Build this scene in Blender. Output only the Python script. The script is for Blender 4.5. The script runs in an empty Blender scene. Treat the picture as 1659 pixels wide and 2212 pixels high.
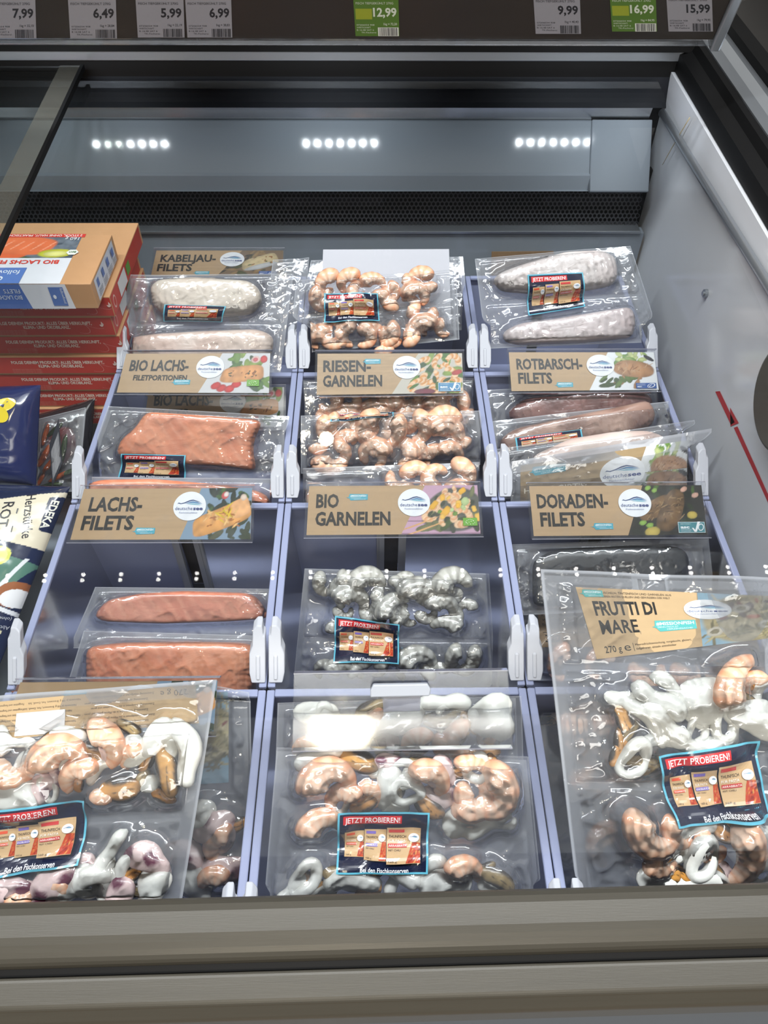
import bpy, math, random
import numpy as np
from mathutils import Matrix, Vector

# ------------------------------------------------------------------ camera, light, exposure
SC = bpy.context.scene
COL = SC.collection
Z0 = 0.75                                    # height of the bin rims above the shop floor
CAM = np.array([-.0206, 0.0, .6682])         # z measured from the rims
FPX = 1662.0


def cam_axes(p, yw, r):
    f = np.array([math.sin(yw) * math.cos(p), math.cos(yw) * math.cos(p), -math.sin(p)])
    rt = np.array([math.cos(yw), -math.sin(yw), 0])
    up = np.cross(rt, f)
    return np.array([math.cos(r) * rt + math.sin(r) * up, -math.sin(r) * rt + math.cos(r) * up, f])


AX = cam_axes(.8499, .019, .0085)
cam = bpy.data.objects.new('camera', bpy.data.cameras.new('camera'))
COL.objects.link(cam)
m4 = Matrix.Identity(4)
for i in range(3):
    m4[i][0], m4[i][1], m4[i][2] = AX[0][i], AX[1][i], -AX[2][i]
    m4[i][3] = CAM[i] + (Z0 if i == 2 else 0)
cam.matrix_world = m4
cam.data.sensor_width = 36
cam.data.lens = FPX / 2212 * 36
cam.data.clip_start = .01
SC.camera = cam

SC.view_settings.view_transform = 'Standard'
SC.view_settings.look = 'None'
SC.view_settings.gamma = 1
SC.view_settings.exposure = .36
cy = SC.cycles
cy.max_bounces = 7
cy.diffuse_bounces = 3
cy.glossy_bounces = 3
cy.transmission_bounces = 4
cy.transparent_max_bounces = 28
cy.caustics_reflective = False
cy.caustics_refractive = False
cy.sample_clamp_indirect = 3
cy.use_adaptive_sampling = True
cy.adaptive_threshold = .05
cy.use_denoising = True

WORLD = bpy.data.worlds.new('shop')
SC.world = WORLD
WORLD.use_nodes = True
wn = WORLD.node_tree.nodes['Background']
wn.inputs[0].default_value = (.72, .70, .66, 1)
wn.inputs[1].default_value = .56


def area(name, loc, target, size, energy, col, sy=None, spread=None, shape=None):
    d = bpy.data.lights.new(name, 'AREA')
    d.use_shadow = True
    d.shape = shape or ('RECTANGLE' if sy else 'SQUARE')
    d.size = size
    if sy:
        d.size_y = sy
    d.energy = energy
    d.color = col
    if spread:
        d.spread = spread
    o = bpy.data.objects.new(name, d)
    COL.objects.link(o)
    o.location = (loc[0], loc[1], loc[2] + Z0)
    v = Vector(target) - Vector(loc)
    o.rotation_euler = v.to_track_quat('-Z', 'Y').to_euler()
    return o


# ------------------------------------------------------------------ pixel helpers (frame of 1659 x 2212)
def ray(x, y):
    return AX[2] + AX[0] * (x - 829.5) / FPX - AX[1] * (y - 1106) / FPX


def ony(x, y, Y):
    d = ray(x, y)
    return CAM + d * (Y / d[1])


def onx(x, y, X):
    d = ray(x, y)
    return CAM + d * ((X - CAM[0]) / d[0])


def onz(x, y, Z):
    d = ray(x, y)
    return CAM + d * ((Z - CAM[2]) / d[2])


class Plane:
    """A leaning plane: inclination in degrees, through the point seen at (x, y) that lies Y deep; optional turn and roll."""

    def __init__(s, x, y, Y, inc, turn=0):
        s.o = ony(x, y, Y)
        a, t = math.radians(inc), math.radians(turn)
        s.ex = np.array([math.cos(t), math.sin(t), 0])
        s.ey = np.array([-math.sin(t) * math.cos(a), math.cos(t) * math.cos(a), math.sin(a)])
        s.ez = np.cross(s.ex, s.ey)

    def px(s, x, y):
        d = ray(x, y)
        t = ((s.o - CAM) @ s.ez) / (d @ s.ez)
        r = CAM + d * t - s.o
        return np.array([r @ s.ex, r @ s.ey])

    def w(s, u, v, h=0.):
        return s.o + u * s.ex + v * s.ey + h * s.ez


LED_W = .026
# ------------------------------------------------------------------ lamps of the shop and of the freezer, plus added fill lights
L_SOFT = area('fill_panel_light', (.0, .47, 2.38), (.0, .6, 0), 3.2, 22, (.95, .975, 1.), .8)  # added soft overhead fill, brightens the depth of the bins
L_STRIP = area('ceiling_strip_lamp', (.0, .22, 2.35), (.0, .62, 0), 3.4, 62, (.93, .97, 1.), .14)
L_FRONT = area('fill_panel_light', (.2, -2.2, 1.75), (0, .6, 0), 2.4, 34, (1, .95, .88), .7)  # added front fill from behind the camera, lifts the bin walls
# reflections of the warm spots: on the blank sleeve, the bumper and the lid
PANEL_A, PANEL_B = (1.1445, .1365), (1.190, .1931)


def mirror(x, y, point, n, dist):
    d = ray(x, y)
    d = d / np.linalg.norm(d)
    n = np.array(n, float) / np.linalg.norm(n)
    return point + (d - 2 * (d @ n) * n) * dist


LEDS = []
pn = np.array([0, -(PANEL_B[1] - PANEL_A[1]), PANEL_B[0] - PANEL_A[0]])
pn /= np.linalg.norm(pn)
for x0 in (-166, 282, 735, 1195):
    row = []
    for k in range(7):
        x = x0 + (k - 3) * 24.5
        d = ray(x, 309 - (x - 735) * .004)
        o = np.array([0, *PANEL_A])
        t = ((o - CAM) @ pn) / (d @ pn)
        p = CAM + d * t
        r = d - 2 * (d @ pn) * pn
        row.append(p + r * ((.3525 - p[2]) / r[2]))
    LEDS.append(row)
    for q in row:
        area('led_diode', q, q + np.array([0, .135, -.185]), .007, LED_W, (.88, .94, 1.), shape='DISK', spread=math.radians(125))

def spot(name, x, y, o, n, dist, size, rad, col):
    """A warm ceiling spot, hung where its mirror image in the surface (o, n) is seen at (x, y)."""
    n = np.array(n, float) / np.linalg.norm(n)
    d = ray(x, y)
    p = CAM + d * (((np.array(o) - CAM) @ n) / (d @ n))
    q = mirror(x, y, p, n, dist)
    return area(name, q, p, size, rad * math.pi * math.pi * size * size / 4, col, shape='DISK')


def inc_n(deg):
    return (0, -math.sin(math.radians(deg)), math.cos(math.radians(deg)))


LID_N = (0, -.095, 1)
LID_O = (0, 1.19, .258)
spot('warm_ceiling_spot', 738, 1562, ony(829, 1530, .30), inc_n(44), 2.2, .20, 60, (1, .86, .62))
spot('warm_ceiling_spot', 668, 2113, (0, .098, .121), (0, -.26, .965), 2.2, .11, 90, (1, .85, .6))
spot('warm_ceiling_spot', 705, 948, LID_O, LID_N, 2.4, .06, 80, (1, .85, .6))


# ------------------------------------------------------------------ mesh helpers
def lin(c):
    c = [v / 255 for v in c[:3]]
    return tuple(v / 12.92 if v <= .04045 else ((v + .055) / 1.055) ** 2.4 for v in c)


class MB:
    def __init__(s):
        s.v, s.f, s.c, s.n = [], [], [], 0

    def add(s, V, Fs, col=(1, 1, 1)):
        """V: n x 3 points, Fs: list of index tuples, col: one linear colour or n of them."""
        V = np.asarray(V, float).reshape(-1, 3)
        s.v.append(V)
        b = s.n
        s.f.extend(tuple(b + i for i in f) for f in Fs)
        c = np.asarray(col, float)
        s.c.append(np.tile(c, (len(V), 1)) if c.ndim == 1 else c)
        s.n += len(V)
        return s

    def box(s, lo, hi, col=(1, 1, 1)):
        x0, y0, z0 = lo
        x1, y1, z1 = hi
        V = [(x0, y0, z0), (x1, y0, z0), (x1, y1, z0), (x0, y1, z0), (x0, y0, z1), (x1, y0, z1), (x1, y1, z1), (x0, y1, z1)]
        return s.add(V, [(0, 3, 2, 1), (4, 5, 6, 7), (0, 1, 5, 4), (1, 2, 6, 5), (2, 3, 7, 6), (3, 0, 4, 7)], col)

    def hexa(s, V, col=(1, 1, 1)):
        return s.add(V, [(0, 3, 2, 1), (4, 5, 6, 7), (0, 1, 5, 4), (1, 2, 6, 5), (2, 3, 7, 6), (3, 0, 4, 7)], col)

    def grid(s, P, col=(1, 1, 1), flip=False):
        """P: (r, c, 3)"""
        r, c = P.shape[:2]
        F = []
        for i in range(r - 1):
            for j in range(c - 1):
                q = (i * c + j, i * c + j + 1, (i + 1) * c + j + 1, (i + 1) * c + j)
                F.append(q[::-1] if flip else q)
        if not isinstance(col, tuple):
            col = np.asarray(col).reshape(-1, 3)
        return s.add(P.reshape(-1, 3), F, col)

    def prism(s, prof, x0, x1, axis=0, col=(1, 1, 1)):
        """Closed profile of (a, b) points extruded along axis 0 (a=Y, b=Z) or axis 1 (a=X, b=Z)."""
        n = len(prof)
        V = []
        for x in (x0, x1):
            for a, b in prof:
                V.append((x, a, b) if axis == 0 else (a, x, b))
        F = [tuple(range(n)), tuple(range(2 * n - 1, n - 1, -1))]
        for i in range(n):
            j = (i + 1) % n
            F.append((i, n + i, n + j, j))
        return s.add(V, F, col)

    def tube(s, pts, rad, seg=10, col=(1, 1, 1), cap=True, flat=None):
        pts = np.asarray(pts, float)
        n = len(pts)
        rad = np.broadcast_to(np.asarray(rad, float), (n,))
        tan = np.gradient(pts, axis=0)
        tan /= np.linalg.norm(tan, axis=1)[:, None] + 1e-12
        up = np.array([0, 0, 1.]) if flat is None else np.asarray(flat, float)
        V, C = [], []
        for i in range(n):
            a = np.cross(tan[i], up)
            if np.linalg.norm(a) < 1e-4:
                a = np.cross(tan[i], np.array([1., .3, 0]))
            a /= np.linalg.norm(a)
            b = np.cross(a, tan[i])
            for k in range(seg):
                t = 2 * math.pi * k / seg
                V.append(pts[i] + rad[i] * (math.cos(t) * a + math.sin(t) * b))
        F = [(i * seg + k, i * seg + (k + 1) % seg, (i + 1) * seg + (k + 1) % seg, (i + 1) * seg + k) for i in range(n - 1) for k in range(seg)]
        if cap:
            F += [tuple(range(seg))[::-1], tuple((n - 1) * seg + k for k in range(seg))]
        return s.add(V, F, col)

    def build(s, name, mat, parent=None, smooth=False, bevel=0, seg=2, autosmooth=None):
        V = np.concatenate(s.v) + np.array([0, 0, Z0])
        if parent is not None:
            r = parent
            while r.parent is not None:
                r = r.parent
            V = V - np.array(r.location)
        me = bpy.data.meshes.new(name)
        me.from_pydata(V.tolist(), [], s.f)
        C = np.concatenate(s.c)
        at = me.color_attributes.new('Col', 'FLOAT_COLOR', 'POINT')
        at.data.foreach_set('color', np.concatenate([C, np.ones((len(C), 1))], 1).astype(np.float32).ravel())
        me.materials.append(mat)
        me.polygons.foreach_set('use_smooth', [smooth] * len(me.polygons))
        me.update()
        o = bpy.data.objects.new(name, me)
        COL.objects.link(o)
        if parent is not None:
            o.parent = parent
        if bevel:
            b = o.modifiers.new('edge', 'BEVEL')
            b.width, b.segments, b.limit_method = bevel, seg, 'ANGLE'
        return o


def thing(name, label, cat, loc, group=None):
    o = bpy.data.objects.new(name, None)
    COL.objects.link(o)
    o.empty_display_size = .02
    o.location = (loc[0], loc[1], loc[2] + Z0)
    return tag(o, label, cat, group)


def tag(o, label, cat, group=None, kind=None):
    o['label'], o['category'] = label, cat
    if group:
        o['group'] = group
    if kind:
        o['kind'] = kind
    return o


# ------------------------------------------------------------------ materials
def nodes(name):
    m = bpy.data.materials.new(name)
    m.use_nodes = True
    nt = m.node_tree
    return m, nt, nt.nodes['Principled BSDF'], nt.nodes['Material Output']


def pmat(name, col, rough=.5, metal=0., spec=.5, noise=0., nscale=40., stretch=None, bump=0., bscale=200., vcol=False, aniso=0., coat=0., trans=0.):
    m, nt, p, out = nodes(name)
    N, L = nt.nodes, nt.links
    p.inputs['Roughness'].default_value = rough
    p.inputs['Metallic'].default_value = metal
    p.inputs['Specular IOR Level'].default_value = spec
    p.inputs['Coat Weight'].default_value = coat
    p.inputs['Coat Roughness'].default_value = .08
    c = lin(col)
    p.inputs['Base Color'].default_value = (*c, 1)
    src = None
    if vcol:
        a = N.new('ShaderNodeVertexColor')
        a.layer_name = 'Col'
        src = a.outputs['Color']
    if noise or bump:
        tc = N.new('ShaderNodeTexCoord')
        mp = N.new('ShaderNodeMapping')
        L.new(tc.outputs['Object'], mp.inputs[0])
        if stretch:
            mp.inputs['Scale'].default_value = stretch
    if noise:
        nz = N.new('ShaderNodeTexNoise')
        nz.inputs['Scale'].default_value = nscale
        nz.inputs['Detail'].default_value = 5
        L.new(mp.outputs[0], nz.inputs['Vector'])
        mr = N.new('ShaderNodeMapRange')
        mr.inputs['To Min'].default_value = 1 - noise
        mr.inputs['To Max'].default_value = 1 + noise
        L.new(nz.outputs[0], mr.inputs[0])
        mx = N.new('ShaderNodeVectorMath')
        mx.operation = 'SCALE'
        if src is None:
            mx.inputs[0].default_value = c
        else:
            L.new(src, mx.inputs[0])
        L.new(mr.outputs[0], mx.inputs['Scale'])
        src = mx.outputs[0]
    if src is not None:
        L.new(src, p.inputs['Base Color'])
    if bump:
        nb = N.new('ShaderNodeTexNoise')
        nb.inputs['Scale'].default_value = bscale
        nb.inputs['Detail'].default_value = 3
        L.new(mp.outputs[0], nb.inputs['Vector'])
        bp = N.new('ShaderNodeBump')
        bp.inputs['Strength'].default_value = bump
        bp.inputs['Distance'].default_value = .002
        L.new(nb.outputs[0], bp.inputs['Height'])
        L.new(bp.outputs[0], p.inputs['Normal'])
    return m


def clear_mat(name, tint=(.95, .96, .97), rough=.05, ior=1.45, milk=.05, milkcol=(.80, .83, .90), bump=0., bscale=120., vmilk=False, gain=1., scratch=0.):
    """Thin clear plastic: see-through with a sharp reflection and a little milkiness."""
    m, nt, p, out = nodes(name)
    N, L = nt.nodes, nt.links
    N.remove(p)
    tr = N.new('ShaderNodeBsdfTransparent')
    tr.inputs[0].default_value = (*tint, 1)
    gl = N.new('ShaderNodeBsdfGlossy')
    gl.inputs['Roughness'].default_value = rough
    gl.inputs['Color'].default_value = (.97, .98, 1, 1)
    fr = N.new('ShaderNodeFresnel')
    fr.inputs[0].default_value = ior
    mu = N.new('ShaderNodeMath')
    mu.operation = 'MULTIPLY'
    mu.use_clamp = True
    mu.inputs[1].default_value = gain
    L.new(fr.outputs[0], mu.inputs[0])
    df = N.new('ShaderNodeBsdfDiffuse')
    df.inputs[0].default_value = (*milkcol, 1)
    tl = N.new('ShaderNodeBsdfTranslucent')
    tl.inputs[0].default_value = (*milkcol, 1)
    md = N.new('ShaderNodeMixShader')
    md.inputs[0].default_value = .5
    L.new(df.outputs[0], md.inputs[1])
    L.new(tl.outputs[0], md.inputs[2])
    m1 = N.new('ShaderNodeMixShader')
    m1.inputs[0].default_value = milk
    if vmilk:
        a = N.new('ShaderNodeVertexColor')
        a.layer_name = 'Col'
        sp = N.new('ShaderNodeSeparateColor')
        L.new(a.outputs['Color'], sp.inputs[0])
        L.new(sp.outputs[0], m1.inputs[0])
    elif scratch:
        tc = N.new('ShaderNodeTexCoord')
        nz = N.new('ShaderNodeTexNoise')
        nz.inputs['Scale'].default_value = 60
        nz.inputs['Detail'].default_value = 8
        L.new(tc.outputs['Object'], nz.inputs['Vector'])
        mr = N.new('ShaderNodeMapRange')
        mr.inputs['From Min'].default_value = .5
        mr.inputs['From Max'].default_value = .8
        mr.inputs['To Min'].default_value = milk
        mr.inputs['To Max'].default_value = milk + scratch
        L.new(nz.outputs[0], mr.inputs[0])
        L.new(mr.outputs[0], m1.inputs[0])
    L.new(tr.outputs[0], m1.inputs[1])
    L.new(md.outputs[0], m1.inputs[2])
    m2 = N.new('ShaderNodeMixShader')
    L.new(mu.outputs[0], m2.inputs[0])
    L.new(m1.outputs[0], m2.inputs[1])
    L.new(gl.outputs[0], m2.inputs[2])
    L.new(m2.outputs[0], out.inputs[0])
    if bump:
        tc = N.new('ShaderNodeTexCoord')
        nb = N.new('ShaderNodeTexNoise')
        nb.inputs['Scale'].default_value = bscale
        nb.inputs['Detail'].default_value = 2
        nb.inputs['Distortion'].default_value = .6
        L.new(tc.outputs['Object'], nb.inputs['Vector'])
        bp = N.new('ShaderNodeBump')
        bp.inputs['Strength'].default_value = bump
        bp.inputs['Distance'].default_value = .003
        L.new(nb.outputs[0], bp.inputs['Height'])
        L.new(bp.outputs[0], gl.inputs['Normal'])
        L.new(bp.outputs[0], fr.inputs['Normal'])
    return m


def emit_mat(name, col, strength):
    m, nt, p, out = nodes(name)
    e = nt.nodes.new('ShaderNodeEmission')
    e.inputs[0].default_value = (*col, 1)
    e.inputs[1].default_value = strength
    nt.links.new(e.outputs[0], out.inputs[0])
    nt.nodes.remove(p)
    return m


M = {}
M['bumper'] = pmat('bumper_metal', (66, 63, 56), .38, .12, spec=.3, noise=.12, nscale=9, stretch=(1.2, 30, 30), bump=.03, bscale=60)
M['black'] = pmat('black_rubber', (10, 10, 11), .6, spec=.2)
M['liner'] = pmat('white_liner', (222, 225, 231), .15, spec=.5, noise=.03, nscale=6)
M['panel'] = pmat('grey_panel', (136, 144, 153), .09, .0, spec=.32, noise=.02, nscale=8)
M['steel'] = pmat('bright_steel', (236, 234, 232), .22, 1., noise=.05, nscale=12, stretch=(6, 1, 1))
M['alu'] = pmat('aluminium', (165, 170, 176), .3, .8)
M['hood'] = pmat('dark_hood', (24, 26, 31), .6, spec=.12)
M['darkrail'] = pmat('dark_rail', (58, 56, 54), .3, .5)
M['rail'] = pmat('price_rail_brown', (54, 49, 45), .32, .3, noise=.08, nscale=5, stretch=(2, 8, 8))
M['print'] = pmat('printed_card', (255, 255, 255), .38, vcol=True, noise=.03, nscale=300)
M['gloss'] = pmat('printed_film', (255, 255, 255), .16, vcol=True, coat=.6)
M['box'] = pmat('carton', (255, 255, 255), .55, vcol=True, noise=.05, nscale=60)
M['white'] = pmat('white_plastic', (184, 186, 195), .35)
M['cover'] = pmat('dark_cover', (30, 28, 27), .35, .2)
M['food'] = pmat('seafood', (255, 255, 255), .22, spec=.6, vcol=True, noise=.05, nscale=220, bump=.10, bscale=380)
M['fish'] = pmat('fish_flesh', (255, 255, 255), .3, spec=.5, vcol=True, noise=.05, nscale=160, bump=.12, bscale=300)
M['film'] = clear_mat('vacuum_film', (.975, .98, .985), .06, 1.5, vmilk=True, bump=.2, bscale=62, gain=2.)
M['acrylic'] = clear_mat('clear_acrylic', (.95, .955, .96), .07, 1.5, milk=.012, scratch=.05, gain=.5)
M['glass'] = clear_mat('lid_glass', (.96, .97, .965), .0, 1.22, milk=.004)
M['glasstint'] = clear_mat('lid_glass_tinted', (.80, .83, .82), .0, 1.3, milk=.02, milkcol=(.4, .42, .4))
M['red'] = pmat('red_marking', (190, 36, 44), .4)


def bin_plastic():
    m, nt, p, out = nodes('bin_plastic')
    N, L = nt.nodes, nt.links
    N.remove(p)
    tr = N.new('ShaderNodeBsdfTransparent')
    tr.inputs[0].default_value = (.88, .90, .97, 1)
    df = N.new('ShaderNodeBsdfDiffuse')
    df.inputs[0].default_value = (*lin((178, 186, 222)), 1)
    tl = N.new('ShaderNodeBsdfTranslucent')
    tl.inputs[0].default_value = (*lin((208, 214, 238)), 1)
    gl = N.new('ShaderNodeBsdfGlossy')
    gl.inputs['Roughness'].default_value = .18
    fr = N.new('ShaderNodeFresnel')
    fr.inputs[0].default_value = 1.45
    a = N.new('ShaderNodeMixShader')
    a.inputs[0].default_value = .28
    L.new(df.outputs[0], a.inputs[1])
    L.new(tl.outputs[0], a.inputs[2])
    b = N.new('ShaderNodeMixShader')
    b.inputs[0].default_value = .90
    L.new(tr.outputs[0], b.inputs[1])
    L.new(a.outputs[0], b.inputs[2])
    c = N.new('ShaderNodeMixShader')
    L.new(fr.outputs[0], c.inputs[0])
    L.new(b.outputs[0], c.inputs[1])
    L.new(gl.outputs[0], c.inputs[2])
    L.new(c.outputs[0], out.inputs[0])
    return m


M['bin'] = bin_plastic()
M['frost'] = bin_plastic()
M['frost'].name = 'frosted_white_plastic'
for nd in M['frost'].node_tree.nodes:
    if nd.type in ('BSDF_DIFFUSE', 'BSDF_TRANSLUCENT'):
        nd.inputs[0].default_value = (*lin((236, 238, 244)), 1)
    if nd.type == 'MIX_SHADER' and abs(nd.inputs[0].default_value - .28) < .01:
        nd.inputs[0].default_value = .6
M['slot'] = pmat('slot_shade_brown', (44, 34, 27), .5)  # brown stands in for the dark seen through the slot
# ------------------------------------------------------------------ shop floor
fl = MB()
fl.box((-4, -3, -Z0 - .05), (4, 4, -Z0))
f = fl.build('floor', pmat('stone_floor', (120, 106, 88), .45, noise=.35, nscale=90))
f['kind'] = 'structure'
f['label'], f['category'] = 'speckled brown stone shop floor in front of the freezer', 'floor'

# ------------------------------------------------------------------ chest freezer body
WX, LX = .41, -1.25
FZ = thing('chest_freezer', 'open grey and white chest freezer holding bins of packed fish', 'freezer', (0, .6, -Z0))
tank = MB()
tank.box((LX, .0, -.24), (.40, 1.14, -.2))
tank.build('tank_floor', M['panel'], FZ)
# right inner wall with rod, load line, screws
w = MB()
ZW = lambda y: .2565 + (y - 1.19) * .046
w.hexa([(WX, .14, -.24), (WX + .04, .14, -.24), (WX + .04, 1.235, -.24), (WX, 1.235, -.24), (WX, .14, ZW(.14)), (WX + .04, .14, ZW(.14)), (WX + .04, 1.235, ZW(1.235)), (WX, 1.235, ZW(1.235))])
sw = w.build('side_wall', M['liner'], FZ)
r = MB()
r.tube([(WX - .006, y, .21) for y in np.linspace(.17, 1.178, 12)], .0055, 12)
r.build('side_rod', M['alu'], FZ, smooth=True)
lm = MB()


def wall_poly(pts, off=.0006):
    P = []
    for x, y in pts:
        q = onx(x, y, WX)
        P.append((WX - off, q[1], q[2]))
    return P


for pts in ([(1546, 846), (1556, 845), (1588, 912), (1580, 918)], [(1586, 924), (1594, 921), (1664, 1076), (1664, 1094)], [(1578, 880), (1597, 914), (1579, 921)]):
    P = wall_poly(pts)
    lm.add(P, [tuple(range(len(P)))])
lm.build('load_line', M['red'], sw)
sc_ = MB()
for x, y, rr in ((1527, 634, .0055), (1275, 512, 0)):
    if rr:
        c = onx(x, y, WX)
        sc_.tube([(WX - .004, c[1], c[2]), (WX, c[1], c[2])], rr, 14)
        sc_.tube([(WX - .006, c[1], c[2]), (WX - .003, c[1], c[2])], rr * .55, 14)
sc_.build('screw', M['alu'], sw, smooth=False)
# back: low wall, ledge, honeycomb grille, panels, hood
b = MB()
b.box((LX, 1.120, -.24), (.405, 1.14, .052))
b.build('back_wall', M['panel'], FZ)
b = MB()
b.box((LX, 1.117, .0525), (.398, 1.145, .0575))
b.build('back_ledge', M['alu'], FZ, bevel=.001)


def grille():
    """Honeycomb sheet: hexagonal frames with real holes, in front of a dark duct."""
    g = MB()
    s, t = .0039, .68
    P0, P1 = np.array([1.136, .0575]), np.array([1.158, .112])
    Ls = np.linalg.norm(P1 - P0)
    dv = (P1 - P0) / Ls
    nx, ny = int(1.28 / (s * math.sqrt(3))), int(Ls / (1.5 * s)) + 1
    ang = [math.radians(60 * k + 30) for k in range(6)]
    hexo = [(s * math.cos(a), s * math.sin(a)) for a in ang]
    V, F = [], []
    for j in range(ny):
        for i in range(nx):
            x = .395 - (i + .5 * (j % 2)) * s * math.sqrt(3)
            v = j * 1.5 * s + s * .5
            base = len(V)
            for k in (1., t):
                for hx, hy in hexo:
                    yv = min(max(v + hy * k, 0), Ls)
                    q = P0 + dv * yv
                    V.append((x + hx * k, q[0], q[1]))
            for k in range(6):
                F.append((base + k, base + (k + 1) % 6, base + 6 + (k + 1) % 6, base + 6 + k))
    g.add(V, F)
    return g.build('air_grille', pmat('grille_plastic', (40, 42, 47), .5), FZ)


grille()
d = MB()
d.box((LX, 1.168, .02), (.41, 1.18, .13))
d.build('air_duct', M['black'], FZ)
d = MB()
d.prism([(1.128, .116), (1.133, .1145), (1.139, .135), PANEL_A, PANEL_B, (1.196, .1935), (1.196, .112)][::-1], LX, .307)
d.build('back_panel', M['panel'], FZ, bevel=.0012)
d = MB()
d.prism([(1.1255, .1165), (1.130, .1125), (1.137, .1135), (1.1925, .192), (1.1888, .1965)][::-1], .306, .397)
d.prism([(1.13, .1135), (1.194, .1135), (1.194, .193), (1.19, .193)], .393, .397)
d.build('panel_joint_cover', M['panel'], FZ, bevel=.0025)
d = MB()
d.prism([(1.1935, .1945), (1.201, .194), (1.195, .2135), (1.187, .2135)], LX, .392)
d.build('reflector_strip', M['steel'], FZ)
h = MB()
prof = [(1.183 + .022 * k ** .6, .2145 + .055 * k) for k in [i / 10 for i in range(11)]]
h.prism([(1.212, .2145)] + prof[::1] + [(1.215, .272)], LX, .414)
h.build('curved_hood', M['hood'], FZ, smooth=False)
t = MB()
t.box((LX, 1.196, .272), (.42, 1.23, .285))
t.build('rear_track', M['alu'], FZ, bevel=.001)
t = MB()
t.box((LX, 1.19, .2855), (.43, 1.25, .34))
t.box((LX, 1.20, .0), (.45, 1.25, .2855))
t.build('rear_gasket', M['black'], FZ)
# right top frame
fr_ = MB()


def frame_run(profile, y0=.13, y1=1.26, slope=.046):
    V, n = [], len(profile)
    for y in (y0, y1):
        for x, z in profile:
            V.append((x, y, z + .013 + (y - 1.19) * slope))
    F = [tuple(range(n))[::-1], tuple(range(n, 2 * n))] + [(i, (i + 1) % n, n + (i + 1) % n, n + i) for i in range(n)]
    return MB().add(V, F)


frame_run([(.414, .245), (.441, .245), (.441, .284), (.432, .284), (.428, .274), (.414, .268)]).build('frame_gasket', M['black'], FZ)
frame_run([(.4412, .262), (.474, .262), (.474, .293), (.466, .293), (.455, .288), (.4412, .286)]).build('frame_profile', M['alu'], FZ)
frame_run([(.4742, .262), (.49, .262), (.49, .308), (.4742, .304)]).build('frame_seal', M['black'], FZ)
frame_run([(.4902, .2), (.9, .2), (.9, .33), (.55, .318), (.53, .322), (.4902, .306)]).build('frame_cover', M['cover'], FZ)
w = MB()
w.box((WX + .0405, .14, -.73), (.62, 1.3, .13))
w.build('outer_side', M['darkrail'], FZ)
w = MB()
w.box((.53, 1.13, .14), (.9, 1.5, .9))
w.build('side_post', M['cover'], FZ, bevel=.004)
# front bumper
BZ = .135


def bump_run(prof, name, mat, bev=.003):
    q = MB().prism(prof, LX, .62)
    q.v = [v + np.stack([0 * v[:, 0], .0135 * v[:, 0], 0 * v[:, 0]], 1) for v in q.v]
    return q.build(name, mat, FZ, bevel=bev, seg=3)


arc = lambda pts, n=5: [tuple((1 - t) ** 2 * np.array(pts[0]) + 2 * t * (1 - t) * np.array(pts[1]) + t * t * np.array(pts[2])) for t in np.linspace(0, 1, n)]
bump_run((arc([(.1435, BZ - .004), (.1435, BZ + .004), (.134, BZ + .0045)]) + arc([(.122, BZ + .0025), (.108, BZ - .001), (.108, BZ - .012)], 7) + [(.108, BZ - .03), (.1435, BZ - .03)])[::-1], 'front_bumper', M['bumper'], 0)
bump_run([(.108, BZ - .014), (.1040, BZ - .016), (.1040, BZ - .03), (.108, BZ - .03)][::-1], 'bumper_groove', M['black'], 0)
bump_run(([(.1035, BZ - .020)] + arc([(.1035, BZ - .0155), (.1035, BZ - .0135), (.1005, BZ - .0140)]) + arc([(.089, BZ - .0160), (.0865, BZ - .0168), (.0858, BZ - .020)]) + arc([(.0815, BZ - .028), (.080, BZ - .031), (.0802, BZ - .036)]) + [(.0805, BZ - .06), (.1035, BZ - .06)])[::-1], 'lower_bumper', M['bumper'], 0)
p = MB()
p.box((LX, .086, -.735), (.62, .110, BZ - .0605))
p.build('front_panel', M['darkrail'], FZ)
w = MB()
w.box((LX, .1105, -.24), (WX, .119, .02))
w.build('front_wall', M['liner'], FZ)
# round end cap / handle on the right
c = onx(1688, 862, WX - .02)
h = MB()
h.tube([(WX - .0225, c[1], c[2]), (WX - .021, c[1], c[2]), (WX - .005, c[1], c[2]), (WX, c[1], c[2])], [.052, .0555, .0555, .05], 48)
h.build('round_cap', M['bumper'], FZ)

# ------------------------------------------------------------------ glass lids
LZ = lambda y: .262 + (y - 1.19) * .095


def lid(name, label, x0, x1, y0, y1, dz, tint, edge):
    T = thing(name, label, 'glass lid', ((x0 + x1) / 2, y0, LZ(y0) + dz))
    g = MB()
    a, b_ = LZ(y0) + dz, LZ(y1) + dz
    g.add([(x0, y0, a), (x1, y0, a), (x1, y1, b_), (x0, y1, b_)], [(0, 1, 2, 3)])
    g.build('glass_pane', M['glasstint'] if tint else M['glass'], T)
    if edge:
        e = MB()
        for (xa, xb, mt) in ((x1 - .001, x1 + .0035, 'black'),):
            e.hexa([(xa, y0, a - .004), (xb, y0, a - .004), (xb, y1, b_ - .004), (xa, y1, b_ - .004), (xa, y0, a + .003), (xb, y0, a + .003), (xb, y1, b_ + .003), (xa, y1, b_ + .003)])
        e.build('edge_strip', M['black'], T)
        e = MB()
        e.add([(x1 - .03, y0, a + .001), (x1 - .0015, y0, a + .001), (x1 - .0015, y1, b_ + .001), (x1 - .03, y1, b_ + .001)], [(0, 1, 2, 3)])
        e.build('edge_band', clear_mat('edge_band', (.72, .72, .66), .1, 1.3, milk=.22, milkcol=(.35, .34, .29)), T)
    return T


lid('glass_lid', 'tinted sliding glass lid with dark edge at upper left', LX, -.424, .158, 1.178, .010, True, True)
lid('glass_lid', 'clear sliding glass lid lying over the fish bins', -.62, .383, .158, 1.178, -.004, False, False)

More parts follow.
